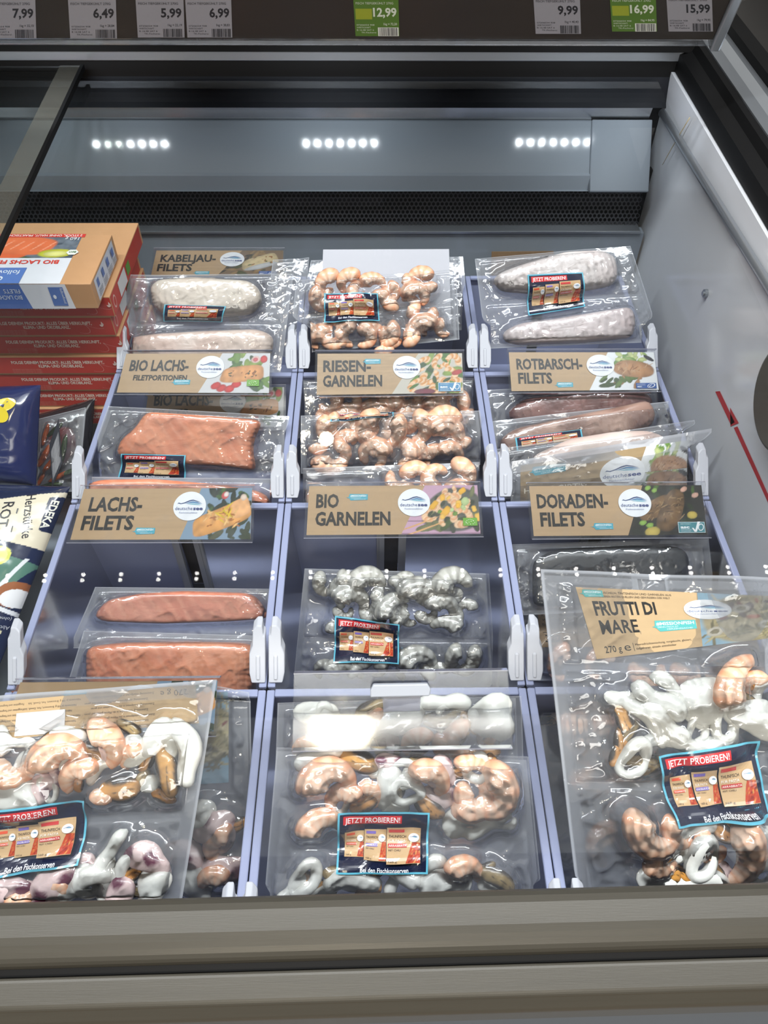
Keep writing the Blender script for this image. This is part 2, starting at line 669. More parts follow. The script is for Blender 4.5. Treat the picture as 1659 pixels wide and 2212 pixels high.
# ------------------------------------------------------------------ bins
WB, DB, YA = .25, .241, .362
ROWS = [YA - DB, YA, YA + DB, YA + 2 * DB]          # front edge of each row
HB = .17


def make_bin(col, row, label):
    x0, x1 = (col - .5) * WB + .0015, (col + .5) * WB - .0015
    y0, y1 = ROWS[row] + .0015, ROWS[row] + DB - .0015
    if row == 0:
        y0 = .1215
    T = thing('storage_bin', label, 'plastic bin', ((x0 + x1) / 2, (y0 + y1) / 2, -HB), 'translucent bins in the chest freezer')
    t, k = .0022, .010
    zt = -.004
    bt = (x0 + k, x1 - k, y0 + k * .6, y1 - k * .6)
    q = MB()

    def wall(a, b, c, d, off):
        a, b, c, d, off = map(np.array, (a, b, c, d, off))
        q.hexa([a, b, b + off, a + off, d, c, c + off, d + off])

    fz = -.034                                       # the front wall is lower
    wall((bt[0], bt[2], -HB), (bt[0], bt[3], -HB), (x0, y1, zt), (x0, y0, zt), (t, 0, 0))
    wall((bt[1] - t, bt[2], -HB), (bt[1] - t, bt[3], -HB), (x1 - t, y1, zt), (x1 - t, y0, zt), (t, 0, 0))
    xm = (x0 + x1) / 2
    for s in (-1, 1):                                # the back wall has a slot in its middle
        e0, e1 = (bt[0], x0) if s < 0 else (bt[1], x1)
        wall((e0, bt[3] - t, -HB), (xm + s * .0085, bt[3] - t, -HB), (xm + s * .0085, y1 - t, zt), (e1, y1 - t, zt), (0, t, 0))
    q.hexa([(bt[0], bt[2], -HB), (bt[1], bt[2], -HB), (bt[1], bt[3], -HB), (bt[0], bt[3], -HB), (bt[0], bt[2], -HB + t), (bt[1], bt[2], -HB + t), (bt[1], bt[3], -HB + t), (bt[0], bt[3], -HB + t)])
    q.build('tub', M['bin'], T)
    # front wall in two panes with a slot between two white ribs
    xm = (x0 + x1) / 2
    q = MB()
    for a, b in ((0, .45), (.55, 1)):
        xa, xb = bt[0] + (bt[1] - bt[0]) * a, bt[0] + (bt[1] - bt[0]) * b
        ta, tb = x0 + (x1 - x0) * a, x0 + (x1 - x0) * b
        wall((xa, bt[2], -HB), (xb, bt[2], -HB), (tb, y0, fz), (ta, y0, fz), (0, t, 0))
    q.build('front_wall', M['bin'], T)
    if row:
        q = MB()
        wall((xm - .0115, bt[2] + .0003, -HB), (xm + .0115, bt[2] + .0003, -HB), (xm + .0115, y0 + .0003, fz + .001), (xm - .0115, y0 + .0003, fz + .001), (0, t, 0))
        q.build('slot_shade_strip', M['slot'], T)  # added dark plate, stands in for the shaded bin behind the slot
    if row < 3:                                      # white ribs on both sides of the slot
        for s in (-1, 1):
            q = MB()
            for ox, w_, th in ((.0118, .0062, .0050), (.0165, .0030, .0034)):
                xa, yb, yt = xm + s * ox, bt[3] - t, y1 - t
                q.hexa([(xa - w_ / 2, yb - th, -HB + .004), (xa + w_ / 2, yb - th, -HB + .004), (xa + w_ / 2, yb, -HB + .004), (xa - w_ / 2, yb, -HB + .004),
                        (xa - w_ / 2, yt - th, -.008), (xa + w_ / 2, yt - th, -.008), (xa + w_ / 2, yt, -.008), (xa - w_ / 2, yt, -.008)])
            q.build('slot_rib', M['frost'], T)
    # rim
    q = MB()
    for a, b in (((x0 - .001, y0, -.004), (x0 + .0065, y1, .0005)), ((x1 - .0065, y0, -.004), (x1 + .001, y1, .0005)), ((x0 + .0066, y1 - .007, -.004), (x1 - .0066, y1 + .001, .0005))):
        q.box(a, b)
    q.build('rim', M['bin'], T, bevel=.0012)
    # a white clip on each front corner
    for s in (-1, 1):
        xo = x0 if s < 0 else x1
        q = MB()
        yf = y0 + .0105
        out = [(0, -.002), (.0135, -.002), (.0155, .004), (.0155, .016), (.0125, .021), (.012, .031), (.008, .034), (.003, .034), (.002, .028), (0, .027)]
        n = len(out)
        V = []
        for dy in (-.005, .007):
            for a, z in out:
                V.append((xo - s * a, yf + dy + z * 1.15, z + .004))
        F = [tuple(range(n))[::-1], tuple(range(n, 2 * n))] + [(i, (i + 1) % n, n + (i + 1) % n, n + i) for i in range(n)]
        q.add(V, F)
        # hook ridge on the front face
        q.hexa([(xo - s * (a + .004 * e), yf - .007 + z * 1.15 + f, z + .004) for z, f in ((.001, 0), (.016, 0)) for a, e, f in ((.005, 0, 0), (.005, 1, 0), (.005, 1, .003), (.005, 0, .003))])
        q.build('corner_clip', M['white'], T, bevel=.0012)
    return T


BL = ['front left bin holding the upside-down seafood pouch, by the bumper', 'front middle bin under the blank clear sign sleeve, by the bumper', 'front right bin holding the large tilted seafood pouch, by the bumper',
      'bin with salmon slabs below the LACHS-FILETS sign', 'bin with grey raw shrimps below the BIO GARNELEN sign', 'bin below the DORADEN-FILETS sign, mostly covered by pouches',
      'bin with one big salmon fillet below the FILETPORTIONEN sign', 'bin of pink shrimps between the RIESEN-GARNELEN and BIO GARNELEN signs', 'bin with brown redfish packs below the ROTBARSCH sign',
      'rear bin of white cod fillets beside the carton stack', 'rear bin of shrimps in front of the blank white card', 'rear bin of pale fillets beside the white freezer wall']
for r_ in range(4):
    for c_ in (-1, 0, 1):
        make_bin(c_, r_, BL[r_ * 3 + c_ + 1])

# ------------------------------------------------------------------ shelf edge with price rail and LED modules
YP = .99
SH = thing('shelf_edge', 'dark brown shelf edge with price rail above the freezer', 'shelf', (0, YP + .1, .36))
zb = float(ony(829, 84, YP)[2])
RINC = 110
pl = Plane(829, 84, YP, RINC)
s_ = MB()
s_.box((LX, YP + .012, zb + .006), (.385, YP + .3, zb + .14))
s_.build('shelf_board', M['darkrail'], SH)
s_ = MB()
xr = float(ony(1541, 80, YP)[0])


def on_rail(u, v, h=0.):
    return pl.w(u, v, h)


U0, U1 = LX, xr - pl.o[0]
s_.hexa([on_rail(U0, 0, -.004), on_rail(U1, 0, -.004), on_rail(U1, .11, -.004), on_rail(U0, .11, -.004), on_rail(U0, 0), on_rail(U1, 0), on_rail(U1, .11), on_rail(U0, .11)])
s_.build('price_rail', M['rail'], SH)
s_ = MB()
s_.hexa([on_rail(U0, -.0055, -.006), on_rail(U1, -.0055, -.006), on_rail(U1, 0, -.006), on_rail(U0, 0, -.006), on_rail(U0, -.0055, .004), on_rail(U1, -.0055, .004), on_rail(U1, .001, .004), on_rail(U0, .001, .004)])
s_.build('rail_lip', M['acrylic'], SH)
s_ = MB()
s_.hexa([on_rail(U1 + .0005, -.012, -.03), on_rail(U1 + .012, -.012, -.03), on_rail(U1 + .012, .11, -.03), on_rail(U1 + .0005, .11, -.03), on_rail(U1 + .0005, -.012, .005), on_rail(U1 + .012, -.012, .005), on_rail(U1 + .012, .11, .005), on_rail(U1 + .0005, .11, .005)])
s_.build('end_cap', M['alu'], SH, bevel=.002)

for k, row in enumerate(LEDS):
    a_, z_ = row[0], row[-1]
    T = tag(MB().box((a_[0] - .012, a_[1] - .006, a_[2] + .0015), (z_[0] + .012, a_[1] + .008, a_[2] + .006)).build('led_module', M['white'], SH), None, None) if 0 else None
    MB().box((a_[0] - .012, a_[1] - .006, a_[2] + .0015), (z_[0] + .012, a_[1] + .008, a_[2] + .0065)).build('led_module', M['white'], SH)
# ------------------------------------------------------------------ flat printing: cards, stickers, labels
_TX = {}


def text_mesh(s, bold):
    k = (s, bold)
    if k not in _TX:
        cu = bpy.data.curves.new('lettering', 'FONT')
        cu.body = s
        cu.size = 1
        cu.offset = bold
        cu.resolution_u = 2
        o = bpy.data.objects.new('lettering', cu)
        me = bpy.data.meshes.new_from_object(o)
        V = np.array([v.co[:2] for v in me.vertices]) if len(me.vertices) else np.zeros((0, 2))
        F = [tuple(p.vertices) for p in me.polygons]
        bpy.data.objects.remove(o)
        bpy.data.curves.remove(cu)
        bpy.data.meshes.remove(me)
        _TX[k] = (V, F)
    return _TX[k]


class Art:
    """A flat print in its own units; layers are stacked a hair above one another."""

    def __init__(s, w, h, gap=.00012):
        s.w, s.h, s.it, s.k, s.gap = w, h, [], 0, gap

    def _add(s, V, F, C, layer=None):
        s.k += 1
        s.it.append((np.asarray(V, float), F, np.asarray(C, float), s.k if layer is None else layer))

    def rect(s, x0, y0, x1, y1, col, n=1, m=1, layer=None):
        xs, ys = np.linspace(x0, x1, n + 1), np.linspace(y0, y1, m + 1)
        X, Y = np.meshgrid(xs, ys)
        F = [(j * (n + 1) + i, j * (n + 1) + i + 1, (j + 1) * (n + 1) + i + 1, (j + 1) * (n + 1) + i) for j in range(m) for i in range(n)]
        s._add(np.stack([X.ravel(), Y.ravel()], 1), F, lin(col), layer)

    def poly(s, pts, col, layer=None):
        s._add(pts, [tuple(range(len(pts)))], lin(col), layer)

    def ell(s, cx, cy_, rx, ry, col, n=28, a=0., layer=None):
        t = np.linspace(0, 2 * math.pi, n, endpoint=False)
        x, y = rx * np.cos(t), ry * np.sin(t)
        ca, sa = math.cos(a), math.sin(a)
        s.poly(np.stack([cx + x * ca - y * sa, cy_ + x * sa + y * ca], 1), col, layer)

    def text(s, t, x, y, h, col, sx=.7, bold=.0, align='l', rot=0., width=None, layer=None):
        V, F = text_mesh(t, bold)
        if not len(V):
            return
        V = V * h / .73
        V = V - np.array([V[:, 0].min(), 0])
        k = sx if width is None else width / max(1e-6, V[:, 0].max())
        V = V * np.array([k, 1])
        w = V[:, 0].max()
        V[:, 0] -= {'l': 0, 'c': w / 2, 'r': w}[align]
        ca, sa = math.cos(rot), math.sin(rot)
        V = V @ np.array([[ca, sa], [-sa, ca]]) + np.array([x, y])
        s._add(V, F, lin(col), layer)

    def raster(s, x0, y0, x1, y1, img, left=None, right=None):
        """img: rows from bottom to top, linear colours; left/right: functions of y that slant the sides."""
        ny, nx = img.shape[:2]
        X, Y = np.meshgrid(np.linspace(0, 1, nx), np.linspace(y0, y1, ny))
        L = np.vectorize(left)(Y) if left else x0
        R = np.vectorize(right)(Y) if right else x1
        V = np.stack([(L + (R - L) * X).ravel(), Y.ravel()], 1)
        F = [(j * nx + i, j * nx + i + 1, (j + 1) * nx + i + 1, (j + 1) * nx + i) for j in range(ny - 1) for i in range(nx - 1)]
        s._add(V, F, img.reshape(-1, 3))

    def emit(s, name, fn, mat, parent, flip=False, smooth=False):
        b = MB()
        for V, F, C, k in s.it:
            if flip:
                F = [f[::-1] for f in F]
            b.add(fn(V[:, 0], V[:, 1], s.gap * k), F, C if C.ndim == 2 else tuple(C))
        return b.build(name, mat, parent, smooth=smooth)


def bil(P, w, h, surf):
    """Map art units (0..w, 0..h) to the four corners P = TL, TR, BR, BL given as plane coordinates."""
    P = [np.asarray(p, float) for p in P]

    def fn(x, y, k):
        s_, t_ = (np.asarray(x) / w)[:, None], (np.asarray(y) / h)[:, None]
        uv = (P[3] * (1 - s_) + P[2] * s_) * (1 - t_) + (P[0] * (1 - s_) + P[1] * s_) * t_
        return surf(uv, k)
    return fn


def flat(pl_, h0=0.):
    return lambda uv, k: pl_.o + uv[:, :1] * pl_.ex + uv[:, 1:] * pl_.ey + (h0 + k) * pl_.ez


def quad_px(pl_, pts):
    return [pl_.px(*p) for p in pts]


# ---- food pictures painted as colour grids
def food(kind, nx, ny, seed=1):
    R = np.random.RandomState(seed)
    X, Y = np.meshgrid(np.linspace(0, 1, nx), np.linspace(0, ny / nx, ny))
    H = ny / nx
    I = np.zeros((ny, nx, 3))

    def nz(f):
        g = R.rand(int(f * H) + 2, f + 2)
        gy, gx = Y / H * (g.shape[0] - 1.001), X * (g.shape[1] - 1.001)
        iy, ix = gy.astype(int), gx.astype(int)
        fy, fx = gy - iy, gx - ix
        return (g[iy, ix] * (1 - fx) + g[iy, ix + 1] * fx) * (1 - fy) + (g[iy + 1, ix] * (1 - fx) + g[iy + 1, ix + 1] * fx) * fy

    def fill(c):
        I[:] = lin(c)

    def blob(cx, cy_, rx, ry, a, c, var=.25, edge=.35, e=2.):
        ca, sa = math.cos(a), math.sin(a)
        x, y = (X - cx) * ca + (Y - cy_ * H) * sa, -(X - cx) * sa + (Y - cy_ * H) * ca
        d = (np.abs(x / rx) ** e + np.abs(y / ry) ** e)
        mk = np.clip((1 - d) * 6, 0, 1)[..., None]
        sh = (1 - edge * np.clip(d, 0, 1) + var * (nz(14) - .5))[..., None]
        I[:] = I * (1 - mk) + np.clip(np.array(lin(c)) * sh, 0, 1) * mk

    def scatter(n, box, r, cols, el=2.2, **kw):
        for _ in range(n):
            c = cols[R.randint(len(cols))]
            q = r * (.6 + .8 * R.rand())
            blob(box[0] + (box[2] - box[0]) * R.rand(), box[1] + (box[3] - box[1]) * R.rand(), q * el * .7, q / el * 1.4, R.rand() * 3.14, c, **kw)

    def shrimp(cx, cy_, r, a, c=(235, 168, 110)):
        for t in np.linspace(0, 4.2, 12):
            q = r * (.42 - .04 * t)
            blob(cx + r * math.cos(a + t) * .7, cy_ + r * math.sin(a + t) * .7 / H, q, q, 0, c if int(t * 3) % 2 else (246, 205, 165), .15, .3)

    G = [(70, 110, 40), (104, 140, 52), (44, 76, 32), (136, 160, 70)]
    if kind == 'salmon':
        fill((126, 150, 172))
        scatter(26, (.25, .55, 1, 1), .07, [(40, 62, 34), (64, 96, 40), (30, 44, 30)])
        scatter(12, (.1, 0, 1, .35), .06, [(48, 60, 38), (84, 86, 62)])
        blob(.55, .42, .46, .17, .38, (222, 158, 88), .5, .3, 5)
        blob(.82, .62, .16, .14, .38, (236, 176, 120), .4, .2, 4)
        scatter(22, (.25, .25, .85, .6), .028, [(176, 106, 48), (240, 190, 120)], 2.8)
        scatter(7, (.4, .35, .65, .7), .03, [(232, 196, 40)], 4)
        blob(.5, .86, .07, .06, 0, (214, 90, 90)), blob(.52, .88, .045, .04, 0, (240, 220, 214))
        blob(.85, .82, .06, .05, 0, (232, 208, 190))
    elif kind == 'biolachs':
        fill((205, 205, 206))
        scatter(18, (.25, .6, .9, 1), .08, G)
        scatter(8, (.7, .1, 1, .4), .06, G[:3])
        for x, y in ((.3, .12), (.42, .1), (.88, .85), (.5, .22), (.2, .18)):
            blob(x, y, .075, .075, 0, (206, 46, 44), .2, .5)
        blob(.72, .84, .09, .07, 0, (230, 190, 180)), blob(.72, .84, .05, .04, 0, (214, 90, 100))
        blob(.55, .48, .36, .16, .1, (214, 150, 92), .5, .3, 4)
        scatter(14, (.3, .4, .8, .58), .02, [(150, 92, 50), (70, 70, 40)], 2)
    elif kind == 'riesen':
        fill((196, 190, 178))
        scatter(22, (.2, .1, 1, 1), .09, G)
        for q in ((.22, .72, .15, 1), (.55, .8, .16, 2.), (.8, .78, .17, 0.), (.45, .42, .16, 3.), (.75, .45, .17, 4.), (.3, .2, .14, .4), (.65, .16, .15, 2.4), (.9, .2, .14, 1.2)):
            shrimp(*q, (226, 156, 84))
        scatter(10, (.2, .1, 1, .9), .04, G)
        blob(.9, .52, .1, .05, .3, (186, 62, 62)), blob(.45, .05, .16, .06, 0, (120, 40, 60))
    elif kind == 'rotbarsch':
        fill((228, 230, 232))
        scatter(24, (.25, .62, .8, 1), .06, [(150, 176, 96), (112, 150, 70), (196, 206, 140)])
        scatter(16, (.1, .1, .7, .4), .06, [(96, 120, 60), (176, 130, 90), (60, 80, 40)])
        blob(.6, .56, .38, .17, -.15, (186, 138, 98), .4, .35, 2.4)
        scatter(26, (.3, .46, .92, .68), .02, [(150, 102, 66), (206, 168, 130)], 4)
        blob(.88, .84, .12, .04, -.5, (48, 46, 50))
    elif kind == 'biogarnelen':
        fill((196, 158, 180))
        for k_ in range(5):
            blob(.5, .02 + k_ * .25, .9, .006, 0, (120, 90, 110), 0, 0)
        blob(.62, .5, .48, .36, 0, (92, 92, 84), .3, .2, 2.2)
        scatter(26, (.25, .1, .95, .9), .07, [(74, 92, 52), (120, 122, 84), (60, 66, 48)])
        for q in ((.46, .62, .17, .6), (.72, .66, .16, 2.2), (.3, .42, .14, 1.2), (.75, .34, .16, 4.4), (.5, .86, .13, 3.), (.55, .3, .13, 0.)):
            shrimp(*q, (238, 176, 128))
        scatter(12, (.25, .1, 1, .9), .05, [(236, 178, 52), (240, 190, 84)], 1.2, e=4)
        scatter(6, (.4, .4, .8, .8), .05, [(110, 146, 60), (190, 210, 150)], 1.4)
        for k_ in (0, 1):
            blob(.16 + k_ * .1, .2 - k_ * .1, .3, .014, .45, (216, 166, 110), .1, .1)
    elif kind == 'dorade':
        fill((38, 36, 30))
        scatter(24, (0, 0, 1, 1), .06, [(44, 56, 30), (70, 96, 40), (30, 34, 24)])
        blob(.3, .55, .26, .15, .5, (120, 90, 58), .6, .3, 3)
        blob(.52, .5, .17, .34, -.25, (112, 84, 54), .7, .35, 2.6)
        scatter(40, (.2, .3, .68, .8), .016, [(160, 130, 90), (70, 52, 36)], 4)
        for x, y, q in ((.3, .07, .1), (.82, .4, .075), (.1, .95, .05), (.15, .25, .05), (.25, .2, .05), (.22, .9, .045)):
            blob(x, y, q, q * .8, 0, (200, 176, 84) if q > .06 else (140, 178, 80), .15, .4)
        for x, y in ((.7, .92), (.88, .8)):
            blob(x, y, .06, .04, .4, (216, 170, 150))
    elif kind == 'kabeljau':
        fill((120, 98, 76))
        scatter(24, (0, 0, 1, 1), .07, [(76, 80, 44), (150, 120, 80), (66, 60, 50)])
        blob(.58, .55, .34, .2, .42, (206, 184, 140), .4, .3, 4)
        blob(.62, .38, .3, .08, .42, (196, 196, 196))
        scatter(12, (.35, .4, .8, .8), .02, [(92, 104, 50), (160, 110, 60)], 2)
    elif kind == 'pasta':
        fill((180, 60, 34))
        scatter(90, (0, 0, 1, 1), .05, [(214, 120, 60), (226, 160, 84), (160, 40, 28), (120, 30, 24), (200, 80, 44)], 3.4)
    elif kind == 'spaghetti':
        fill((150, 184, 204))
        blob(.6, .5, .6, .42, .1, (196, 180, 140), .2, .2)
        scatter(90, (.1, .15, 1, .9), .05, [(206, 190, 140), (160, 150, 110), (132, 124, 90), (226, 210, 170)], 4.5)
        scatter(10, (.2, .2, 1, .9), .05, [(150, 80, 76), (196, 120, 90), (96, 70, 60)], 2)
        for x, y in ((.15, .25), (.7, .35), (.45, .7)):
            blob(x, y, .1, .07, .3, (214, 206, 190)), blob(x, y, .055, .035, .3, (150, 140, 110))
    elif kind == 'rawsalmon':
        fill((96, 108, 122))
        scatter(40, (0, 0, 1, 1), .06, [(80, 92, 106), (116, 126, 138)])
        scatter(14, (0, 0, 1, 1), .04, [(70, 92, 60)], 3)
        blob(.35, .4, .36, .2, .05, (226, 108, 66), .2, .15, 4)
        blob(.5, .68, .36, .17, -.2, (232, 120, 76), .2, .15, 4)
        for k_ in range(9):
            blob(.25 + k_ * .07, .7 - k_ * .02, .006, .1, -.4, (246, 164, 130), 0, 0)
        blob(.88, .22, .12, .08, .1, (206, 206, 70)), blob(.88, .2, .08, .05, .1, (228, 226, 140))
    return I


KRAFT = (182, 152, 116)
DARK = (26, 25, 24)


def kraft_grid(nx, ny, seed, c=KRAFT, amp=.07):
    R = np.random.RandomState(seed)
    g = np.ones((ny, nx)) + amp * (np.repeat(R.rand(ny, 1), nx, 1) - .5) + amp * .6 * (R.rand(ny, nx) - .5)
    return np.array(lin(c)) * g[..., None]


def bubble(a, x, y, w=22, h=8, tail=-1, col=(74, 166, 186)):
    a.poly([(x, y + h * .5), (x + 1.2, y + h), (x + w, y + h * .95), (x + w, y + h * .08), (x + w * .1, y), (x + w * .02, y + h * .35), (x - 3.2, y + h * .45)] if tail < 0 else
           [(x, y + h * .1), (x, y + h), (x + w, y + h * .95), (x + w, y), (x + w * .2, y)], col)
    a.text('#MISSIONFISH', x + 2, y + h * .56, h * .3, (236, 246, 248), width=w - 4, bold=.02)
    a.text('DENN FISCH IST', x + 3, y + h * .33, h * .14, (220, 238, 242), width=w * .5)
    a.text('HERZENSSACHE!', x + w * .28, y + h * .12, h * .15, (220, 238, 242), width=w * .62)


def logo(a, cx, cy_, rx, ry, white=(238, 240, 244), txt=True):
    a.ell(cx, cy_, rx, ry, white, 40)
    u = rx / 18.
    v = ry / 17.

    def wave(pts, col):
        a.poly([(cx + x * u, cy_ + y * v) for x, y in pts], col)
    wave([(-14, 2.5), (-12.5, 4.2), (-10, 3.2), (-6, 4.4), (-1, 6.8), (3, 7.6), (8, 6.), (13, 3.6), (8, 5.), (3, 6.2), (-1, 5.2), (-6, 3.2), (-10, 2.2), (-12.4, 3.)], (30, 66, 120))
    wave([(-6, 2.9), (-1, 4.5), (3, 5.6), (8, 4.6), (14, 2.4), (8, 3.), (3, 3.8), (-1, 3.2)], (58, 128, 176))
    wave([(-3, 2.2), (3, 3.2), (8, 2.5), (13, 1.4), (8, 1.4), (3, 1.8)], (120, 186, 206))
    if txt:
        a.text('deutsche', cx - 15.6 * u, cy_ - 4.6 * v, 4.1 * v, (52, 78, 140), width=19 * u, bold=.0)
        a.text('see', cx + 4.2 * u, cy_ - 4.6 * v, 4.1 * v, (40, 62, 128), width=10.6 * u, bold=.03)
        a.text('Fischmanufaktur', cx - 10.5 * u, cy_ - 8.6 * v, 2.1 * v, (128, 142, 180), width=20 * u)


def cert(a, kind, x, y):
    if kind == 'asc' or kind == 'ascb':
        c = (70, 136, 146) if kind == 'asc' else (72, 140, 184)
        a.rect(x - .5, y - .5, x + 29.5, y + 12.5, (226, 236, 238))
        a.rect(x, y, x + 29, y + 12, c)
        a.text('asc', x + 2, y + 4.8, 3.4, (240, 244, 246), width=10, bold=.04)
        a.text('ZERTIFIZIERT', x + 2, y + 9.6, 1., (230, 240, 242), width=12)
        a.text('VERANTWORTUNGSVOLL', x + 2, y + 2.8, 1., (230, 240, 242), width=12)
        a.text('ASC-AQUA.ORG', x + 2, y + 1, 1., (230, 240, 242), width=11)
        a.poly([(x + 14.5, y + 5.2), (x + 16, y + 5.4), (x + 18, y + 2.8), (x + 21.5, y + 12.8), (x + 24.5, y + 12.8), (x + 19.4, y + .6), (x + 17, y + .4)], (244, 246, 248))
        a.ell(x + 24.6, y + 6, 3.2, 4.4, (244, 246, 248), 20, -.3)
        a.ell(x + 24.6, y + 6, 2.3, 3.4, c, 20, -.3)
    elif kind == 'msc':
        a.rect(x, y, x + 27, y + 8.6, (38, 84, 156))
        a.text('ZERTIFIZIERTE', x + 1.5, y + 6.3, 1.1, (220, 230, 244), width=11)
        a.text('NACHHALTIGE', x + 1.5, y + 4.6, 1., (220, 230, 244), width=11)
        a.text('MSC', x + 1.5, y + 1.7, 2., (240, 244, 250), width=6, bold=.03)
        a.ell(x + 20, y + 4.3, 5.6, 3.2, (240, 244, 250), 22, .35)
        a.ell(x + 19.6, y + 4.3, 4.6, 2.4, (38, 84, 156), 22, .35)
        a.poly([(x + 15.5, y + 4.8), (x + 17.4, y + 2), (x + 22.5, y + 7.6), (x + 17.5, y + 3.4)], (240, 244, 250))
    elif kind == 'leaf':
        a.rect(x, y, x + 16, y + 9.6, (112, 172, 58))
        for k_ in range(12):
            t = k_ / 12 * 6.283
            a.ell(x + 8 + 5 * math.cos(t) * (1 - .25 * math.sin(t)), y + 4.8 + 2.9 * math.sin(t), .5, .5, (232, 244, 214), 6, layer=a.k)
        for k_ in range(4):
            a.ell(x + 4 + k_ * 2.4, y + 3.4 + k_ * .9, .5, .5, (232, 244, 214), 6, layer=a.k)


def sign_art(lines, pic, cs, lx=9, big=16.5, logo_x=118, bub=(62, 5), bx=None, seed=3, wood=.07, small=None, slant=None):
    a = Art(195, 60)
    a.raster(0, 0, 195, 60, kraft_grid(27, 31, seed, amp=wood))
    sl = slant or (118, 136)
    left = lambda y: sl[0] + (sl[1] - sl[0]) * y / 60
    a.raster(0, 0, 0, 60, food(pic, 84, 64, seed), left=left, right=lambda y: 194.9)
    n = len(lines)
    for i, t in enumerate(lines):
        h = big
        y = 33.8 - i * 21.8 if n == 2 else 24
        wd = t[1]
        if small and i == 1:
            h, y = small, 19
        a.text(t[0], lx + (t[2] if len(t) > 2 else 0), y, h, DARK, width=wd, bold=.034)
    bubble(a, *bub)
    logo(a, logo_x, 39, 18.5, 17)
    for c_ in cs:
        cert(a, *c_)
    return a


def sign_holder(name_label, P, corners, art, mat='print', cardname='printed_card', deep=.0035, handle=False):
    q = quad_px(P, corners)
    mid = P.w(*np.mean(q, 0))
    T = thing('sign_sleeve', name_label, 'price sign', mid, 'sign sleeves clipped on the bins')
    if art is not None:
        base = MB()
        p4 = [P.w(*x) for x in q]
        dn = -P.ez * .0007
        base.hexa([p4[3] + dn, p4[2] + dn, p4[1] + dn, p4[0] + dn, p4[3], p4[2], p4[1], p4[0]], lin((170, 150, 124)))
        card = base.build(cardname, M['print'], T)
        art.emit('print', bil(q, art.w, art.h, flat(P)), M['print'], card)
    # clear folded sleeve around the card
    (tl, tr, br, bl) = q
    e = .0028
    g = MB()

    def sheet(h, t_=.0008, grow=0.):
        V = []
        for dz in (0, t_):
            for x, sx_, sy_ in ((bl, -1, -1), (br, 1, -1), (tr, 1, 1), (tl, -1, 1)):
                V.append(P.w(x[0] + sx_ * (e + grow), x[1] + sy_ * e, h + dz))
        g.hexa(V)
    sheet(deep)
    sheet(-.003)
    up, lo = MB(), MB()
    for x0, x1, s_ in ((tl, tr, 1), (bl, br, -1)):
        V = []
        for dz in (-.0029, deep + .0007):
            for x, k_, y in ((x0, -1, .0002), (x1, 1, .0002), (x1, 1, .0012), (x0, -1, .0012)):
                V.append(P.w(x[0] + k_ * e, x[1] + s_ * (e + y), dz))
        (up if s_ > 0 else lo).hexa(V)
    g.build('clear_sleeve', M['acrylic'], T)
    up.build('top_fold', M['acrylicedge'], T)
    lo.build('bottom_fold', M['acrylicedge'], T)
    return T, q


M['acrylicedge'] = clear_mat('acrylic_edge', (.86, .86, .92), .05, 1.5, milk=.35, milkcol=(.74, .74, .84), gain=1.6)
INC = 38
SP = {}


def sgn(key, label, y, corners, art, Y, inc=INC, **kw):
    P = Plane(829, y, Y, inc)
    while inc == INC and min(P.w(*x)[2] for x in quad_px(P, corners)) < .006:
        Y -= .002                               # the sleeve rests on the rims, in front of its bin
        P = Plane(829, y, Y, inc)
    T, q = sign_holder(label, P, corners, art, **kw)
    SP[key] = (P, q)
    # bracket foot that clips the sleeve to the bin front
    return T


A1 = sign_art([('LACHS-', 60, 3), ('FILETS', 57, 0)], 'salmon', [], lx=8, logo_x=125, bub=(68, 6), seed=4)
sgn('lachs', 'sign reading LACHS-FILETS with fried salmon picture', 1110, [(182, 1056), (545, 1054), (541, 1165), (152, 1166)], A1, .584)
A2 = sign_art([('BIO', 26), ('GARNELEN', 85)], 'biogarnelen', [('leaf', 176, 10)], lx=9, logo_x=121, bub=(46, 42), seed=5, slant=(106, 134))
sgn('biogarnelen', 'sign reading BIO GARNELEN with shrimp bowl picture and chopsticks', 1100, [(668, 1050), (1031, 1048), (1038, 1153), (662, 1156)], A2, .584)
A3 = sign_art([('DORADEN-', 80), ('FILETS', 50, 2)], 'dorade', [('asc', 163, 3)], lx=7, logo_x=117, bub=(68, 7), seed=6, slant=(106, 128))
sgn('doraden', 'sign reading DORADEN-FILETS with two dark fish on black', 1103, [(1143, 1050), (1515, 1048), (1528, 1155), (1153, 1158)], A3, .584)
A4 = sign_art([('BIO LACHS-', 78), ('FILETPORTIONEN', 70, 8)], 'biolachs', [('leaf', 166, 10)], lx=9, logo_x=116, bub=(70, 12), seed=7, small=8, slant=(104, 130))
sgn('biolachs', 'sign reading BIO LACHS-FILETPORTIONEN with tomatoes and salmon picture', 805, [(273, 764), (584, 763), (581, 849), (252, 848)], A4, .826)
A5 = sign_art([('RIESEN-', 64), ('GARNELEN', 79)], 'riesen', [('ascb', 162, 3)], lx=8, logo_x=120, bub=(63, 44), seed=8, slant=(100, 136), wood=.16)
sgn('riesen', 'sign reading RIESEN-GARNELEN with shrimps on green salad', 806, [(686, 764), (998, 763), (1001, 849), (684, 853)], A5, .826)
A6 = sign_art([('ROTBARSCH-', 88), ('FILETS', 45, 1)], 'rotbarsch', [('msc', 165, 2)], lx=9, logo_x=121, bub=(60, 5), seed=9, slant=(103, 133))
sgn('rotbarsch', 'sign reading ROTBARSCH-FILETS with browned fillet on white plate', 800, [(1099, 761), (1412, 761), (1423, 842), (1105, 845)], A6, .826)
A7 = sign_art([('KABELJAU-', 84, 2), ('FILETS', 52)], 'kabeljau', [('msc', 160, 2)], lx=7, logo_x=118, bub=(64, 3), seed=10, slant=(98, 132))
